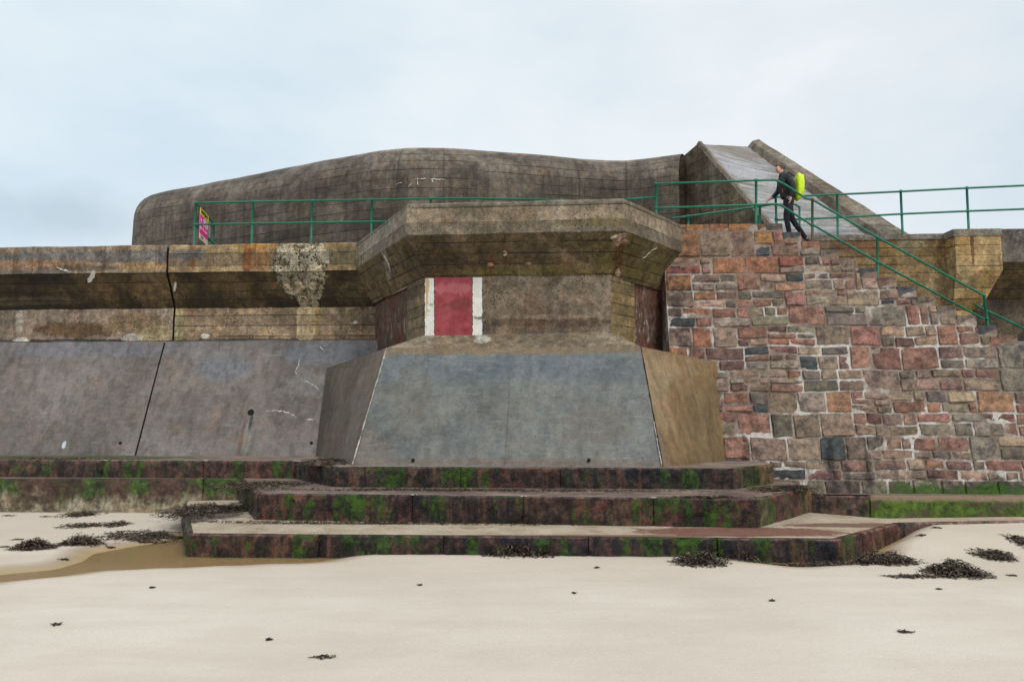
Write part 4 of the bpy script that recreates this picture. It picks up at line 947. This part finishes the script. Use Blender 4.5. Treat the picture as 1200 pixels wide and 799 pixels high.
# stair railing at the beach side of the stair
sY = lambda X, Z: sy(X, Z)+.12
def S(px, py, y=16.75): return pY(px, py, y)
rs = thing('stair_railing', 'green handrail with two bars running from the landing down the stone stair', 'railing', S(900, 262), 'green railings')
ys = lambda x: 16.85-.062*((x-600)*16.8/F-3.5)-.0
def SS(px, py): return pY(px, py, ys(px))
rail('handrail', [SS(769, 215.5), SS(886, 211.5), SS(909, 211), SS(921, 217), SS(944, 232.5), SS(952, 234), SS(1028, 278), SS(1149, 344), SS(1153, 347)], rs)
rail('mid_rail', [SS(769, 244), SS(886, 240), SS(910, 239), SS(916, 241), SS(950, 263), SS(955, 265), SS(1029, 307), SS(1153, 374)], rs)
rail('parapet_rail', [SS(734, 233.5), SS(769, 231.5)], rs)
def spost(px0, py0, px1, py1, mat=None, j=(1.,)): return post(SS(px0, py0), SS(px1, py1), rs, mat=mat, joints=j)
spost(769, 268, 769, 215.5, j=(1., .46)); spost(886, 266, 886, 211.5, j=(1., .47)); spost(952, 290, 952, 234, m_rustg, (1., .46)); spost(1029, 334, 1028, 278, j=(1., .47)); spost(1160, 401, 1153, 346, j=(1., .5))
# railing of the inner side, rising behind
rb = thing('ramp_railing', 'lower green railing climbing to a hooped end behind the walking man', 'railing', pY(890, 262, 17.6), 'green railings')
def BB(px, py, y=17.75): return pY(px, py, y)
rail('top_rail', [BB(788, 256), BB(806, 253.5), BB(884, 243), BB(905, 239.5), BB(932, 239.5), BB(937, 243), BB(937, 266)], rb)
for q in (806.7, 890.5):
    yy = 253.5 if q < 850 else 242.3
    post(BB(q, 268), BB(q, yy), rb)
rp = thing('promenade_railing', 'long green two bar railing on the promenade edge right of the man', 'railing', pY(1055, 275, 17.9), 'green railings')
yr = lambda px: wl((px-600)*17.9/F, -.30)
def PR(px, py): return pY(px, py, yr(px))
def far(px, py, k): 
    a = PR(1120, py[0]); b = PR(1200, py[1]); d = b-a; return Vector((a.x+d.x*k, a.y+d.y*k, a.z))
zt1 = PR(1056, 224.5).z; zm1 = PR(1056, 250.5).z
def PP(px, z): X = (px-600)*PR(px, 250).y/F/1.0; p = PR(px, 250); return Vector((p.x*(1), p.y, z))
rail('top_rail', [PR(909, 231), PR(981, 228), PR(1056, 224.5), PR(1133, 220.5), PR(1200, 217.5), PR(1400, 207)], rp); rail('mid_rail', [PR(909, 258), PR(981, 255), PR(1056, 250.8), PR(1133, 247.5), PR(1200, 245), PR(1400, 237)], rp)
post(PR(910, 268), PR(909, 231), rp, joints=(1., .3)); post(PR(982, 281), PR(981, 228), rp, joints=(1., .5)); post(PR(1058, 279), PR(1055.5, 224.5), rp, joints=(1., .51)); post(PR(1135.5, 276), PR(1133, 220.5), rp, joints=(1., .51)); post(PR(1214, 273), PR(1211, 217), rp, joints=(1., .5))
rh = thing('wall_handrail', 'single green handrail fixed to the dark wall at the foot of the stair', 'handrail', pY(1160, 365, 17.3), 'green railings')
h0, h1 = pY(1143, 357.5, 17.25), pY(1200, 385, 17.15); rail('bar', [h0, h0.lerp(h1, .12), h1, h0.lerp(h1, 2.2)], rh, .026)
bm = NB(); tube(bm, [h0.lerp(h1, .1), h0.lerp(h1, .1)+Vector((0, .5, -.05))], .014, 8); obj('bracket', bm, m_green, rh)

# ====================================================================================
# MAN ON THE STAIR
# ====================================================================================
PX, PY_, PZ_ = 6.32, 17.15, 4.065+EYE
man = thing('person', 'man in black jacket and dark trousers climbing the last steps of the stair', 'person', (PX, PY_, PZ_))
def G(f, l, z): return Vector((PX-f, PY_+l, PZ_+z))
def skin(name, nodes, edges, mat, parent, sub=2, root=0):
    me = bpy.data.meshes.new(name); me.from_pydata([G(*n[:3]) for n in nodes], edges, [])
    o = bpy.data.objects.new(name, me); C.objects.link(o); md = o.modifiers.new('s', 'SKIN'); md.use_smooth_shade = True
    for i, n in enumerate(nodes):
        sv = me.skin_vertices[0].data[i]; r = n[3]; sv.radius = r if isinstance(r, tuple) else (r, r); sv.use_root = (i == root)
    o.modifiers.new('d', 'SUBSURF').levels = sub
    dg = bpy.context.evaluated_depsgraph_get(); m2 = bpy.data.meshes.new_from_object(o.evaluated_get(dg)); bpy.data.objects.remove(o)
    m2.materials.clear(); m2.materials.append(mat)
    return obj(name, m2, mat, parent, True)
def cloth(name, c, r=.8):
    m = M(name); n = m.mr(m.noise(9, 6, .7, dist=.8), .4, .6); col = m.mix(n, tuple(x*.5 for x in c), tuple(x*1.8 for x in c)); return m.out(col, r, m.bump(m.noise(11, 5, .6, dist=1.), 1., .05))
m_skin = cloth('skin', (.46, .26, .19), .6); m_jack = cloth('black_jacket', (.018, .022, .026), .6); m_trou = cloth('dark_trousers', (.014, .016, .024)); m_boot = cloth('black_boots', (.02, .016, .013)); m_hair = cloth('grey_brown_hair', (.12, .095, .075), .9)
# whole figure under the clothes: one continuous surface
Bn = [(0, 0, .95, .10), (.03, 0, 1.12, .10), (.08, 0, 1.33, .115), (.12, 0, 1.47, .06), (.15, 0, 1.54, .055), (.175, 0, 1.62, (.075, .09)), (.17, 0, 1.69, (.075, .085)), (.165, 0, 1.73, .05),
      (.01, -.09, .90, .075), (.10, -.09, .50, .05), (.03, -.09, .08, .036), (.15, -.09, .03, .03),
      (-.02, .09, .90, .075), (-.10, .10, .48, .05), (-.44, .11, .0, .036), (-.40, .11, -.12, .025),
      (.08, -.18, 1.41, .05), (-.02, -.25, 1.14, .038), (.03, -.25, .90, .026), (.05, -.25, .83, .03),
      (.09, .18, 1.41, .05), (.14, .24, 1.16, .038), (.31, .22, 1.0, .026), (.37, .21, .96, .028), (.262, 0, 1.615, .012), (.225, 0, 1.565, .03)]
Be = [(0, 1), (1, 2), (2, 3), (3, 4), (4, 5), (5, 6), (6, 7), (0, 8), (8, 9), (9, 10), (10, 11), (0, 12), (12, 13), (13, 14), (14, 15), (2, 16), (16, 17), (17, 18), (18, 19), (2, 20), (20, 21), (21, 22), (22, 23), (5, 24), (5, 25)]
# fingers
def hand(base, dirv, down, idx):
    for k, (off, ln) in enumerate(((-.03, .062), (-.01, .07), (.01, .066), (.03, .052))):
        b = (base[0], base[1]+off, base[2]); i0 = len(Bn)
        Bn.append((b[0]+dirv[0]*.03, b[1], b[2]+dirv[2]*.03, .0095)); Bn.append((b[0]+dirv[0]*(.03+ln*.5)+down[0]*.01, b[1], b[2]+dirv[2]*(.03+ln*.5)+down[2]*.01, .0085)); Bn.append((b[0]+dirv[0]*(.03+ln*.8)+down[0]*.035, b[1], b[2]+dirv[2]*(.03+ln*.8)+down[2]*.035, .007))
        Be.extend([(idx, i0), (i0, i0+1), (i0+1, i0+2)])
    i0 = len(Bn); Bn.append((base[0]+.03, base[1]-.03, base[2]+.01, .011)); Bn.append((base[0]+.055, base[1]-.04, base[2]-.02, .009)); Be.extend([(idx, i0), (i0, i0+1)])
hand((.05, -.25, .83), (.15, 0, -1), (1, 0, 0), 19); hand((.37, .21, .96), (.9, 0, -.45), (-.3, 0, -1), 23)
skin('body', Bn, Be, m_skin, man)
skin('trousers', [(0, 0, .97, (.135, .155)), (0, 0, .86, (.12, .15)), (.015, -.09, .80, (.10, .095)), (.10, -.09, .50, .073), (.045, -.09, .14, .058), (.04, -.09, .06, .06), (-.03, .09, .80, (.10, .095)), (-.10, .10, .48, .072), (-.38, .11, .07, .056), (-.42, .11, .02, .058)],
     [(0, 1), (1, 2), (2, 3), (3, 4), (4, 5), (1, 6), (6, 7), (7, 8), (8, 9)], m_trou, man)
skin('jacket', [(.0, 0, .90, (.15, .17)), (.01, 0, 1.0, (.165, .185)), (.03, 0, 1.15, (.16, .18)), (.07, 0, 1.33, (.155, .19)), (.10, 0, 1.45, (.10, .13)), (.125, 0, 1.52, .068), (.135, 0, 1.55, .07),
                (.07, -.19, 1.40, .078), (-.03, -.265, 1.14, .066), (.02, -.265, .94, .05), (.025, -.262, .90, .046),
                (.09, .19, 1.40, .078), (.13, .26, 1.17, .064), (.27, .235, 1.03, .048), (.30, .23, 1.01, .045)],
     [(0, 1), (1, 2), (2, 3), (3, 4), (4, 5), (5, 6), (3, 7), (7, 8), (8, 9), (9, 10), (3, 11), (11, 12), (12, 13), (13, 14)], m_jack, man)
m_redz = flat('red_zip', (.5, .03, .03)); bm = NB()
tube(bm, [G(.165, -.10, 1.22), G(.16, -.105, 1.12), G(.155, -.105, 1.03)], .014, 6); obj('pocket_zip', bm, m_redz, man)
skin('boot', [(.02, -.09, .10, .052), (.02, -.09, .045, .05), (.10, -.09, .035, .045), (.18, -.09, .03, .036)], [(0, 1), (1, 2), (2, 3)], m_boot, man)
skin('boot', [(-.41, .11, .03, .052), (-.455, .11, -.03, .05), (-.43, .11, -.10, .045), (-.375, .11, -.165, .034)], [(0, 1), (1, 2), (2, 3)], m_boot, man)
hb = NB(); rowsH = []
for j in range(9):
    row = []
    for i in range(16):
        a = 2*math.pi*i/16; el = -.35+j/8*(math.pi/2+.35)
        fx = math.cos(a)*math.cos(el); ly = math.sin(a)*math.cos(el); z = math.sin(el)
        if fx > .35 and z < .35: z = .35; fx = min(fx, .75)
        k = 1+.10*mn.noise(Vector((fx*4, ly*4, z*4)))
        row.append(hb.verts.new(G(.155+fx*.112*k, ly*.092*k, 1.665+z*.10*k)))
    rowsH.append(row)
for j in range(8):
    for i in range(16): hb.faces.new((rowsH[j][i], rowsH[j][(i+1) % 16], rowsH[j+1][(i+1) % 16], rowsH[j+1][i]))
obj('hair', hb, m_hair, man, True)
m_eye = flat('eye_dark', (.02, .015, .015), .3)
for l in (-.035, .035):
    hb = NB(); bmesh.ops.create_uvsphere(hb, u_segments=8, v_segments=6, radius=.011, matrix=__import__('mathutils').Matrix.Translation(G(.243, l, 1.64))); obj('eye', hb, m_eye, man)
# rucksack with hi-vis cover
rk = thing('rucksack', 'fluorescent yellow rucksack cover on the back of the walking man', 'rucksack', G(-.15, 0, 1.1))
m = M('fluorescent_yellow'); n = m.noise(9, 4); m_hv = m.out(m.mix(n, (.42, .70, .01), (.85, 1., .03)), .5, m.bump(m.noise(11, 4), .8, .03))
hb = NB(); bmesh.ops.create_uvsphere(hb, u_segments=24, v_segments=16, radius=1)
for v in hb.verts:
    x, y, z = v.co
    sx = math.copysign(abs(x)**.75, x); szz = math.copysign(abs(z)**.7, z); syy = math.copysign(abs(y)**.7, y)
    k = 1+.12*mn.noise(Vector((x*2.5, y*2.5, z*2.5)))+.07*mn.noise(Vector((x*7, y*7, z*6)))
    f_ = -.23+(-sx if x > 0 else -sx*.6)*.13*k-.03*z
    v.co = G(f_, syy*.15*k, 1.20+szz*.31*k)
obj('cover', hb, m_hv, rk, True)
bm = NB()
for l in (-.10, .10): tube(bm, [G(-.12, l, 1.42), G(.02, l*1.2, 1.51), G(.16, l*1.1, 1.43), G(.2, l, 1.25), G(.12, l*1.6, 1.08), G(-.1, l*1.5, 1.0)], .014, 6)
obj('straps', bm, m_jack, rk, True)

# ====================================================================================
# SAND, POOLS, SEAWEED
# ====================================================================================
def inpoly(x, y, P):
    c = False; j = len(P)-1
    for i in range(len(P)):
        if (P[i][1] > y) != (P[j][1] > y) and x < (P[j][0]-P[i][0])*(y-P[i][1])/(P[j][1]-P[i][1])+P[i][0]: c = not c
        j = i
    return c
def dpoly(x, y, P):
    d = 1e9
    for i in range(len(P)):
        a, b = P[i-1], P[i]; dx, dy = b[0]-a[0], b[1]-a[1]; t = max(0, min(1, ((x-a[0])*dx+(y-a[1])*dy)/(dx*dx+dy*dy+1e-9))); d = min(d, math.hypot(x-a[0]-t*dx, y-a[1]-t*dy))
    return -d if inpoly(x, y, P) else d
WZ = -1.925
gp = lambda px, py: tuple(pZ(px, py, -1.90))[:2]
POOL = [gp(*p) for p in ((-60, 680), (0, 671), (70, 665), (100, 655), (112, 646), (150, 640), (200, 632), (222, 625), (235, 640), (420, 648), (380, 655), (300, 659), (200, 662), (120, 666), (60, 674), (0, 680), (-60, 690))]
POOL2 = [gp(*p) for p in ((880, 650), (975, 648), (1000, 636), (1045, 622), (1066, 624), (1060, 634), (1035, 643), (1010, 652), (985, 658), (930, 661), (885, 657))]
def sandz(X, Y):
    z = -1.875
    k = max(0, min(1, (X-4.6)/1.6)); k = k*k*(3-2*k)
    kk = max(0, min(1, (Y-10.3)/1.4)); kk = kk*kk*(3-2*kk)
    z += k*kk*.222
    if Y > 12.5 and X > 4.4:
        q = min(1, (Y-12.5)/1.2); z -= q*q*(3-2*q)*.25*min(1, (X-4.4)/1.2)
    z += .05*max(0, min(1, (9.8-Y)/3))
    if X < -6 and 11 < Y: z += .02
    z += .012*mn.noise(Vector((X*.5, Y*.7, 0)))+.003*mn.noise(Vector((X*3, Y*3, 5)))
    wet = 0
    for P_ in (POOL, POOL2):
        d = dpoly(X, Y, P_) if abs(X-P_[0][0]) < 14 and 7 < Y < 16 else 9
        d += .10*mn.noise(Vector((X*2, Y*2, 3)))
        if d < .75:
            s = max(0, min(1, (.45-d)/.75)); s = s*s*(3-2*s); tgt = WZ-.035; z = z*(1-s)+tgt*s
            wet = max(wet, min(1, (.55-d)/.4))
    for (sx_, sy_, sr_) in ((-5.9, 13.6, 2.3),):
        pass
    return z, wet
def axis(a, b, st, far_):
    L = []; x = a
    while x <= b: L.append(x); x += st
    s = st; lo = a; hi = b; pre = []; post_ = []
    while lo > -far_: s *= 1.5; lo -= s; pre.append(lo)
    s = st
    while hi < far_: s *= 1.5; hi += s; post_.append(hi)
    return pre[::-1]+L+post_
gx = axis(-13.5, 13.5, .12, 300); gy = [y for y in axis(3.5, 16.4, .08, 300) if y < 16.6]
me = bpy.data.meshes.new('sand'); V = []; Wt = []
for y in gy:
    for x in gx:
        z, w = sandz(x, y); V.append((x, y, z+EYE)); Wt.append(w)
nX = len(gx); me.from_pydata(V, [], [(j*nX+i, j*nX+i+1, (j+1)*nX+i+1, (j+1)*nX+i) for j in range(len(gy)-1) for i in range(nX-1)])
at_ = me.attributes.new('wet', 'FLOAT', 'POINT'); at_.data.foreach_set('value', Wt)
m = M('beach_sand'); wa = m.n('ShaderNodeAttribute', attribute_name='wet').outputs['Fac']
col = m.ramp(m.noise(.35, 5, .55), [(.38, (.62, .535, .445)), (.62, (.71, .62, .525))])
col = m.mix(m.mr(m.noise(1., 5, .6, vec=m.sc((.5, 2.2, 1))), .45, .7, 0, .5), col, (.60, .505, .41))
yy_ = m.mr(m.Y, 8.3, 10.4, 0, .3); col = m.mix(yy_, col, (.56, .45, .34))
col = m.mix(1., col, m.ramp(m.noise(90, 3, .7), [(.3, (.86, .86, .86)), (.7, (1.12, 1.12, 1.12))]), 'MULTIPLY')
sh = m.vor(9); col = m.mix(m.ma('MULTIPLY', m.mr(sh, .045, .025), m.mr(m.noise(3), .55, .6)), col, (.10, .08, .06))
wn_ = m.ma('ADD', wa, m.ma('MULTIPLY', m.ma('SUBTRACT', m.noise(3, 4), .5), .2))
wf = m.mr(wn_, .1, .75); col = m.mix(m.ma('MULTIPLY', wf, .85), col, (.40, .30, .20))
col = m.mix(m.mr(wn_, .85, 1.0, 0, .6), col, (.46, .31, .12))
m_sand = m.out(col, m.mr(wn_, .2, .9, .85, .4), m.bump(m.ma('ADD', m.ma('MULTIPLY', m.noise(1., 6, .6, vec=m.sc((2.5, 3.5, 3))), .6), m.ma('MULTIPLY', m.noise(60, 3), .2)), .9, .03))
me.materials.append(m_sand)
for p in me.polygons: p.use_smooth = True
so = bpy.data.objects.new('sand', me); C.objects.link(so); tag(so, kind='structure')
m = M('tannin_water'); m_wat = m.m
m.b.inputs['Transmission Weight'].default_value = .85; m.b.inputs['IOR'].default_value = 1.33; m.b.inputs['Specular IOR Level'].default_value = .5
m.out(m.mix(m.noise(2, 5), (.88, .66, .34), (.96, .80, .52)), .06, m.bump(m.noise(1., 4, .6, vec=m.sc((9, 18, 9))), .12, .01))
for P_ in (POOL, POOL2):
    xs_ = [p[0] for p in P_]; ys_ = [p[1] for p in P_]
    bm = NB(); z = WZ+EYE; n = 40
    g = {}
    x0, x1, y0, y1 = min(xs_)-.5, max(xs_)+.5, min(ys_)-.5, min(max(ys_)+.5, 13.4)
    for j in range(n):
        for i in range(n):
            xx, yy = x0+(x1-x0)*(i+.5)/n, y0+(y1-y0)*(j+.5)/n
            if dpoly(xx, yy, P_) > .5: continue
            q = []
            for (a, b) in ((i, j), (i+1, j), (i+1, j+1), (i, j+1)):
                if (a, b) not in g: g[(a, b)] = bm.verts.new((x0+(x1-x0)*a/n, y0+(y1-y0)*b/n, z))
                q.append(g[(a, b)])
            bm.faces.new(q)
    w = obj('water', bm, m_wat); tag(w, kind='structure')

m = M('brown_seaweed'); gi = m.n('ShaderNodeNewGeometry'); n = m.ma('ADD', m.ma('MULTIPLY', gi.outputs['Random Per Island'], .42), m.ma('MULTIPLY', m.noise(22, 4, .7), .58))
col = m.ramp(n, [(.3, (.010, .008, .007)), (.47, (.035, .024, .018)), (.58, (.085, .055, .032)), (.7, (.20, .15, .09))]); m_weed = m.out(col, .5, m.bump(m.noise(50, 3), .5, .01))
def groundz(x, y): return sandz(x, y)[0]+EYE
def weed(name, cx, cy, rx, ry, h, n, zf=None, rot=0., parent=None, ln=(.05, .13), seed=1):
    rr = random.Random(seed); bm = NB(); cr, sr_ = math.cos(rot), math.sin(rot)
    for _ in range(int(n*1.8)):
        while True:
            a, b = rr.gauss(0, .45), rr.gauss(0, .45)
            if a*a+b*b < 1.1: break
        lump = .6+.8*abs(mn.noise(Vector((a*2.5+seed, b*2.5, 0))))
        if n > 60 and mn.noise(Vector((a*3+seed*3, b*3, 7))) < -.22: continue
        x, y = cx+rx*a*cr-ry*b*sr_, cy+rx*a*sr_+ry*b*cr
        hh_ = h*max(0, 1-(a*a+b*b))*lump
        z0 = (zf(x, y) if zf else groundz(x, y))
        z = z0+rr.random()*hh_+.006
        an = rr.uniform(0, 6.28); L = rr.uniform(*ln); k = rr.randint(4, 6); w = rr.uniform(.005, .013); pit = rr.uniform(-.45, .2)
        p = Vector((x, y, z)); pv = []
        for s in range(k):
            t = Vector((math.cos(an), math.sin(an), pit)); q = Vector((-math.sin(an), math.cos(an), rr.uniform(-.8, .8))).normalized()*w*(1-.12*s)
            pv.append((bm.verts.new(p+q), bm.verts.new(p-q)))
            p = p+t*(L/k); an += rr.uniform(-.9, .9); pit += rr.uniform(-.5, .2)
            zz0 = z0+.004
            if p.z < zz0: p.z = zz0+rr.uniform(0, .01); pit = abs(pit)*.5
        for u, v in zip(pv, pv[1:]): bm.faces.new((u[0], v[0], v[1], u[1]))
    # dark core under the strands, following the mound
    N_ = 14; rings = []
    for j in range(6):
        q = j/5*.62; ring = []
        for i in range(N_):
            a = 2*math.pi*i/N_; e_ = q*(1+.35*mn.noise(Vector((math.cos(a)*2+seed, math.sin(a)*2, 1))))
            x, y = cx+(rx*e_*math.cos(a))*cr-(ry*e_*math.sin(a))*sr_, cy+(rx*e_*math.cos(a))*sr_+(ry*e_*math.sin(a))*cr
            z0 = (zf(x, y) if zf else groundz(x, y)); ring.append(bm.verts.new((x, y, z0-.004+(h*.55*(1-(q/.62)**2)*(1+.5*mn.noise(Vector((x*9, y*9, 2)))) if j < 5 else -.01))))
        rings.append(ring)
    if h > .03:
        for j in range(5):
            for i in range(N_): bm.faces.new((rings[j][i], rings[j][(i+1) % N_], rings[j+1][(i+1) % N_], rings[j+1][i]))
    else:
        for rg_ in rings:
            for v in rg_: bm.verts.remove(v)
    return obj(name, bm, m_weed, parent)
def wp(px, py, z=-1.87): p = pZ(px, py, z); return p.x, p.y
GW = 'heaps of seaweed on the sand'
for i, (px, py, wpx, dep, h, n, lab, rot) in enumerate((
        (40, 643, 44, .25, .17, 600, 'small dark seaweed heap nearest the left edge of the beach', .1),
        (95, 638, 44, .2, .15, 600, 'low seaweed heap just left of the brown water channel', -.05),
        (95, 604, 46, .5, .07, 260, 'seaweed strip lying under the mossy plinth at far left', .1),
        (100, 617, 60, .4, .04, 240, 'thin seaweed trail on the sand above the brown channel', .1),
        (138, 616, 22, .35, .09, 180, 'tiny round seaweed tuft between the plinth and the channel', 0.),
        (612, 648, 90, .40, .24, 1100, 'rounded seaweed heap against the middle of the lowest step', 0.),
        (820, 659, 60, .30, .16, 700, 'ragged seaweed heap lying in front of the lowest step, right half', 0.),
        (868, 651, 84, .35, .26, 1000, 'reddish seaweed heap pressed against the right part of the lowest step', 0.),
        (960, 659, 110, .16, .07, 380, 'thin seaweed line edging the small pool at the right step corner', .02),
        (1035, 658, 80, .28, .17, 700, 'long seaweed heap beside the right corner of the lowest step', .05),
        (1120, 668, 66, .36, .19, 900, 'largest peaked seaweed heap on the open sand at right', 0.),
        (1075, 672, 60, .12, .03, 140, 'thin tail of seaweed left of the peaked heap', 0.),
        (1165, 650, 42, .28, .07, 380, 'flat seaweed heap near the right edge, higher up the beach', 0.),
        (1196, 642, 22, .3, .05, 120, 'cropped seaweed scrap at the right edge of the photo', 0.))):
    x, y = wp(px, py, -1.83 if px > 1060 else -1.87)
    w_m = wpx*y/F/2*1.15
    o = weed('seaweed_heap', x, y, w_m, dep, h, n, rot=rot, seed=i+3)
    tag(o, lab, 'seaweed', GW)
# flat wet mat of weed between channel and step
x, y = wp(182, 628); o = weed('seaweed_mat', x, y, 1.05, .6, .02, 1300, rot=.1, seed=44); tag(o, 'wet dark mat of seaweed in the brown channel beside the lowest step', 'seaweed', kind='stuff')
# litter on the treads
def litter(cx, cy, rx, ry, z, n, lab, h=.05, seed=5, rot=0.):
    o = weed('seaweed_litter', cx, cy, rx, ry, h, n, zf=lambda x, y: z+EYE+.004, rot=rot, seed=seed, ln=(.05, .14)); tag(o, lab, 'seaweed', kind='stuff')
litter(-4.55, 14.0, .9, .8, Z2, 900, 'seaweed litter on the left end of the middle step', .06, 61)
litter(-3.5, 14.6, .55, .7, Z3, 700, 'seaweed litter at the left foot of the bastion apron', .12, 62)
litter(-5.4, 13.7, .8, 1.3, Z1, 1500, 'seaweed covering the left end of the lowest step', .05, 63, .2)
litter(4.6, 13.2, .9, .5, Z2, 700, 'seaweed litter on the right end of the middle step', .05, 64, .7)
litter(5.3, 15.0, .7, .5, -1.47, 400, 'seaweed caught between the steps and the stone wall', .12, 65)
litter(-1, 13.0, 4.5, .25, Z2, 900, 'crumbs of seaweed along the back of the middle step', .025, 66, -.06)
litter(-2, 12.1, 3.6, .15, Z1, 500, 'crumbs of seaweed along the back of the lowest step', .025, 67, -.06)
litter(3.0, 11.85, .8, .1, Z2, 200, 'crumbs of seaweed on the front lip of the middle step', .03, 68)
litter(-11, 16.2, 3.5, .35, Z3, 500, 'weed litter on the upper ledge at far left', .05, 69)
# scattered scraps
for i, (px, py, s) in enumerate(((378, 774, .09), (1061, 744, .07), (492, 685, .04), (315, 753, .03), (178, 688, .03), (65, 735, .07), (700, 663, .05), (673, 695, .03), (1100, 690, .04), (905, 705, .03), (1098, 634, .10), (1135, 628, .08), (20, 632, .12), (5, 640, .1), (75, 652, .08), (170, 625, .12), (55, 605, .14), (10, 604, .16), (1185, 672, .12), (1080, 640, .08), (130, 637, .1))):
    x, y = wp(px, py, -1.85)
    if py > 660 and i > 1: s *= .6
    o = weed('seaweed_scrap', x, y, s, s*.6, .012, int(12+s*130), seed=140+i, ln=(.025, .05)); tag(o, 'little dark seaweed scrap lying loose on the pale sand', 'seaweed', 'loose seaweed scraps')
# white shell-like litter on the step
tag(o, 'little dark seaweed scrap lying loose on the pale sand', 'seaweed')
bm = NB(); bmesh.ops.create_icosphere(bm, subdivisions=2, radius=1)
c_ = pZ(858, 572, Z2)
for v in bm.verts: v.co = c_+Vector((v.co.x*.11, v.co.y*.05, .02+v.co.z*.018))+mn.noise_vector(v.co*2)*.01
tag(obj('plastic_scrap', bm, m_whi), 'crumpled white plastic scrap on the right end of the middle step', 'litter')

# ====================================================================================
# SKY, SUN, CAMERA
# ====================================================================================
sc = bpy.context.scene
w = bpy.data.worlds.new('World'); sc.world = w; w.use_nodes = True; nt = w.node_tree; nt.nodes.clear()
def wn(t, **k):
    q = nt.nodes.new(t)
    for a, b in k.items(): setattr(q, a, b)
    return q
SE, SR = R(48), R(150)
sky = wn('ShaderNodeTexSky', sky_type='NISHITA', sun_disc=False, sun_elevation=SE, sun_rotation=SR)
tc = wn('ShaderNodeTexCoord'); mp = wn('ShaderNodeMapping'); mp.inputs['Scale'].default_value = (1, 1, 2.2); nt.links.new(tc.outputs['Generated'], mp.inputs[0])
nz = wn('ShaderNodeTexNoise'); nz.inputs['Scale'].default_value = 2.4; nz.inputs['Detail'].default_value = 7; nz.inputs['Roughness'].default_value = .5; nt.links.new(mp.outputs[0], nz.inputs['Vector'])
cr = wn('ShaderNodeValToRGB'); nt.links.new(nz.outputs['Fac'], cr.inputs[0])
e = cr.color_ramp.elements; e[0].position = .34; e[0].color = (.70, .80, .88, 1); e[1].position = .62; e[1].color = (.90, .94, .965, 1)
# brighter veil towards the right, faint grey bank low on the left
sx = wn('ShaderNodeSeparateXYZ'); nt.links.new(tc.outputs['Generated'], sx.inputs[0])
mrr = wn('ShaderNodeMapRange'); mrr.inputs[1].default_value = -.4; mrr.inputs[2].default_value = .5; nt.links.new(sx.outputs[0], mrr.inputs[0])
mx0 = wn('ShaderNodeMix', data_type='RGBA', blend_type='MULTIPLY'); mx0.inputs[0].default_value = 1; nt.links.new(cr.outputs[0], mx0.inputs[6])
cr2 = wn('ShaderNodeValToRGB'); nt.links.new(mrr.outputs[0], cr2.inputs[0]); cr2.color_ramp.elements[0].color = (.94, 1., 1.03, 1); cr2.color_ramp.elements[1].color = (1.03, 1.02, 1.01, 1); nt.links.new(cr2.outputs[0], mx0.inputs[7])
vd = wn('ShaderNodeVectorMath', operation='MULTIPLY_ADD'); nt.links.new(tc.outputs['Generated'], vd.inputs[0])
bd = Vector(ray(80, 255)).normalized(); vd.inputs[1].default_value = (9, 0, 26); vd.inputs[2].default_value = (-bd.x*9, 0, -bd.z*26)
ln_ = wn('ShaderNodeVectorMath', operation='LENGTH'); nt.links.new(vd.outputs[0], ln_.inputs[0])
nz2 = wn('ShaderNodeTexNoise'); nz2.inputs['Scale'].default_value = 9; nz2.inputs['Detail'].default_value = 5; nt.links.new(tc.outputs['Generated'], nz2.inputs['Vector'])
ad = wn('ShaderNodeMath', operation='MULTIPLY_ADD'); nt.links.new(nz2.outputs['Fac'], ad.inputs[0]); ad.inputs[1].default_value = 1.6; nt.links.new(ln_.outputs['Value'], ad.inputs[2])
m3 = wn('ShaderNodeMapRange'); nt.links.new(ad.outputs[0], m3.inputs[0]); m3.inputs[1].default_value = 1.9; m3.inputs[2].default_value = 1.1; m3.inputs[3].default_value = 0; m3.inputs[4].default_value = .7
mx1 = wn('ShaderNodeMix', data_type='RGBA'); nt.links.new(m3.outputs[0], mx1.inputs[0]); nt.links.new(mx0.outputs[2], mx1.inputs[6]); mx1.inputs[7].default_value = (.53, .64, .73, 1)
ten = wn('ShaderNodeMix', data_type='RGBA', blend_type='MULTIPLY'); ten.inputs[0].default_value = 1; nt.links.new(mx1.outputs[2], ten.inputs[6]); ten.inputs[7].default_value = (10, 10, 10, 1); ten.clamp_result = False
fin = wn('ShaderNodeMix', data_type='RGBA'); fin.inputs[0].default_value = .92; nt.links.new(sky.outputs[0], fin.inputs[6]); nt.links.new(ten.outputs[2], fin.inputs[7])
bg = wn('ShaderNodeBackground'); bg.inputs['Strength'].default_value = .1; nt.links.new(fin.outputs[2], bg.inputs[0]); ow = wn('ShaderNodeOutputWorld'); nt.links.new(bg.outputs[0], ow.inputs[0])
sl = bpy.data.lights.new('sun', 'SUN'); sl.energy = 1.6; sl.angle = R(14); sl.color = (1, .96, .9)
so = bpy.data.objects.new('sun', sl); C.objects.link(so)
# direction to the sun: behind the camera, to the right
dsun = Vector((math.sin(SR)*math.cos(SE), math.cos(SR)*math.cos(SE), math.sin(SE)))
so.rotation_euler = dsun.to_track_quat('Z', 'Y').to_euler(); so.location = (20, -20, 30)

cam = bpy.data.cameras.new('camera'); co = bpy.data.objects.new('camera', cam); C.objects.link(co)
cam.sensor_width = 36; cam.lens = 27; cam.clip_end = 2000; co.location = (0, 0, EYE); co.rotation_euler = (R(90)+PT, 0, 0)
sc.camera = co
sc.view_settings.view_transform = 'Standard'; sc.view_settings.look = 'None'; sc.view_settings.exposure = 0
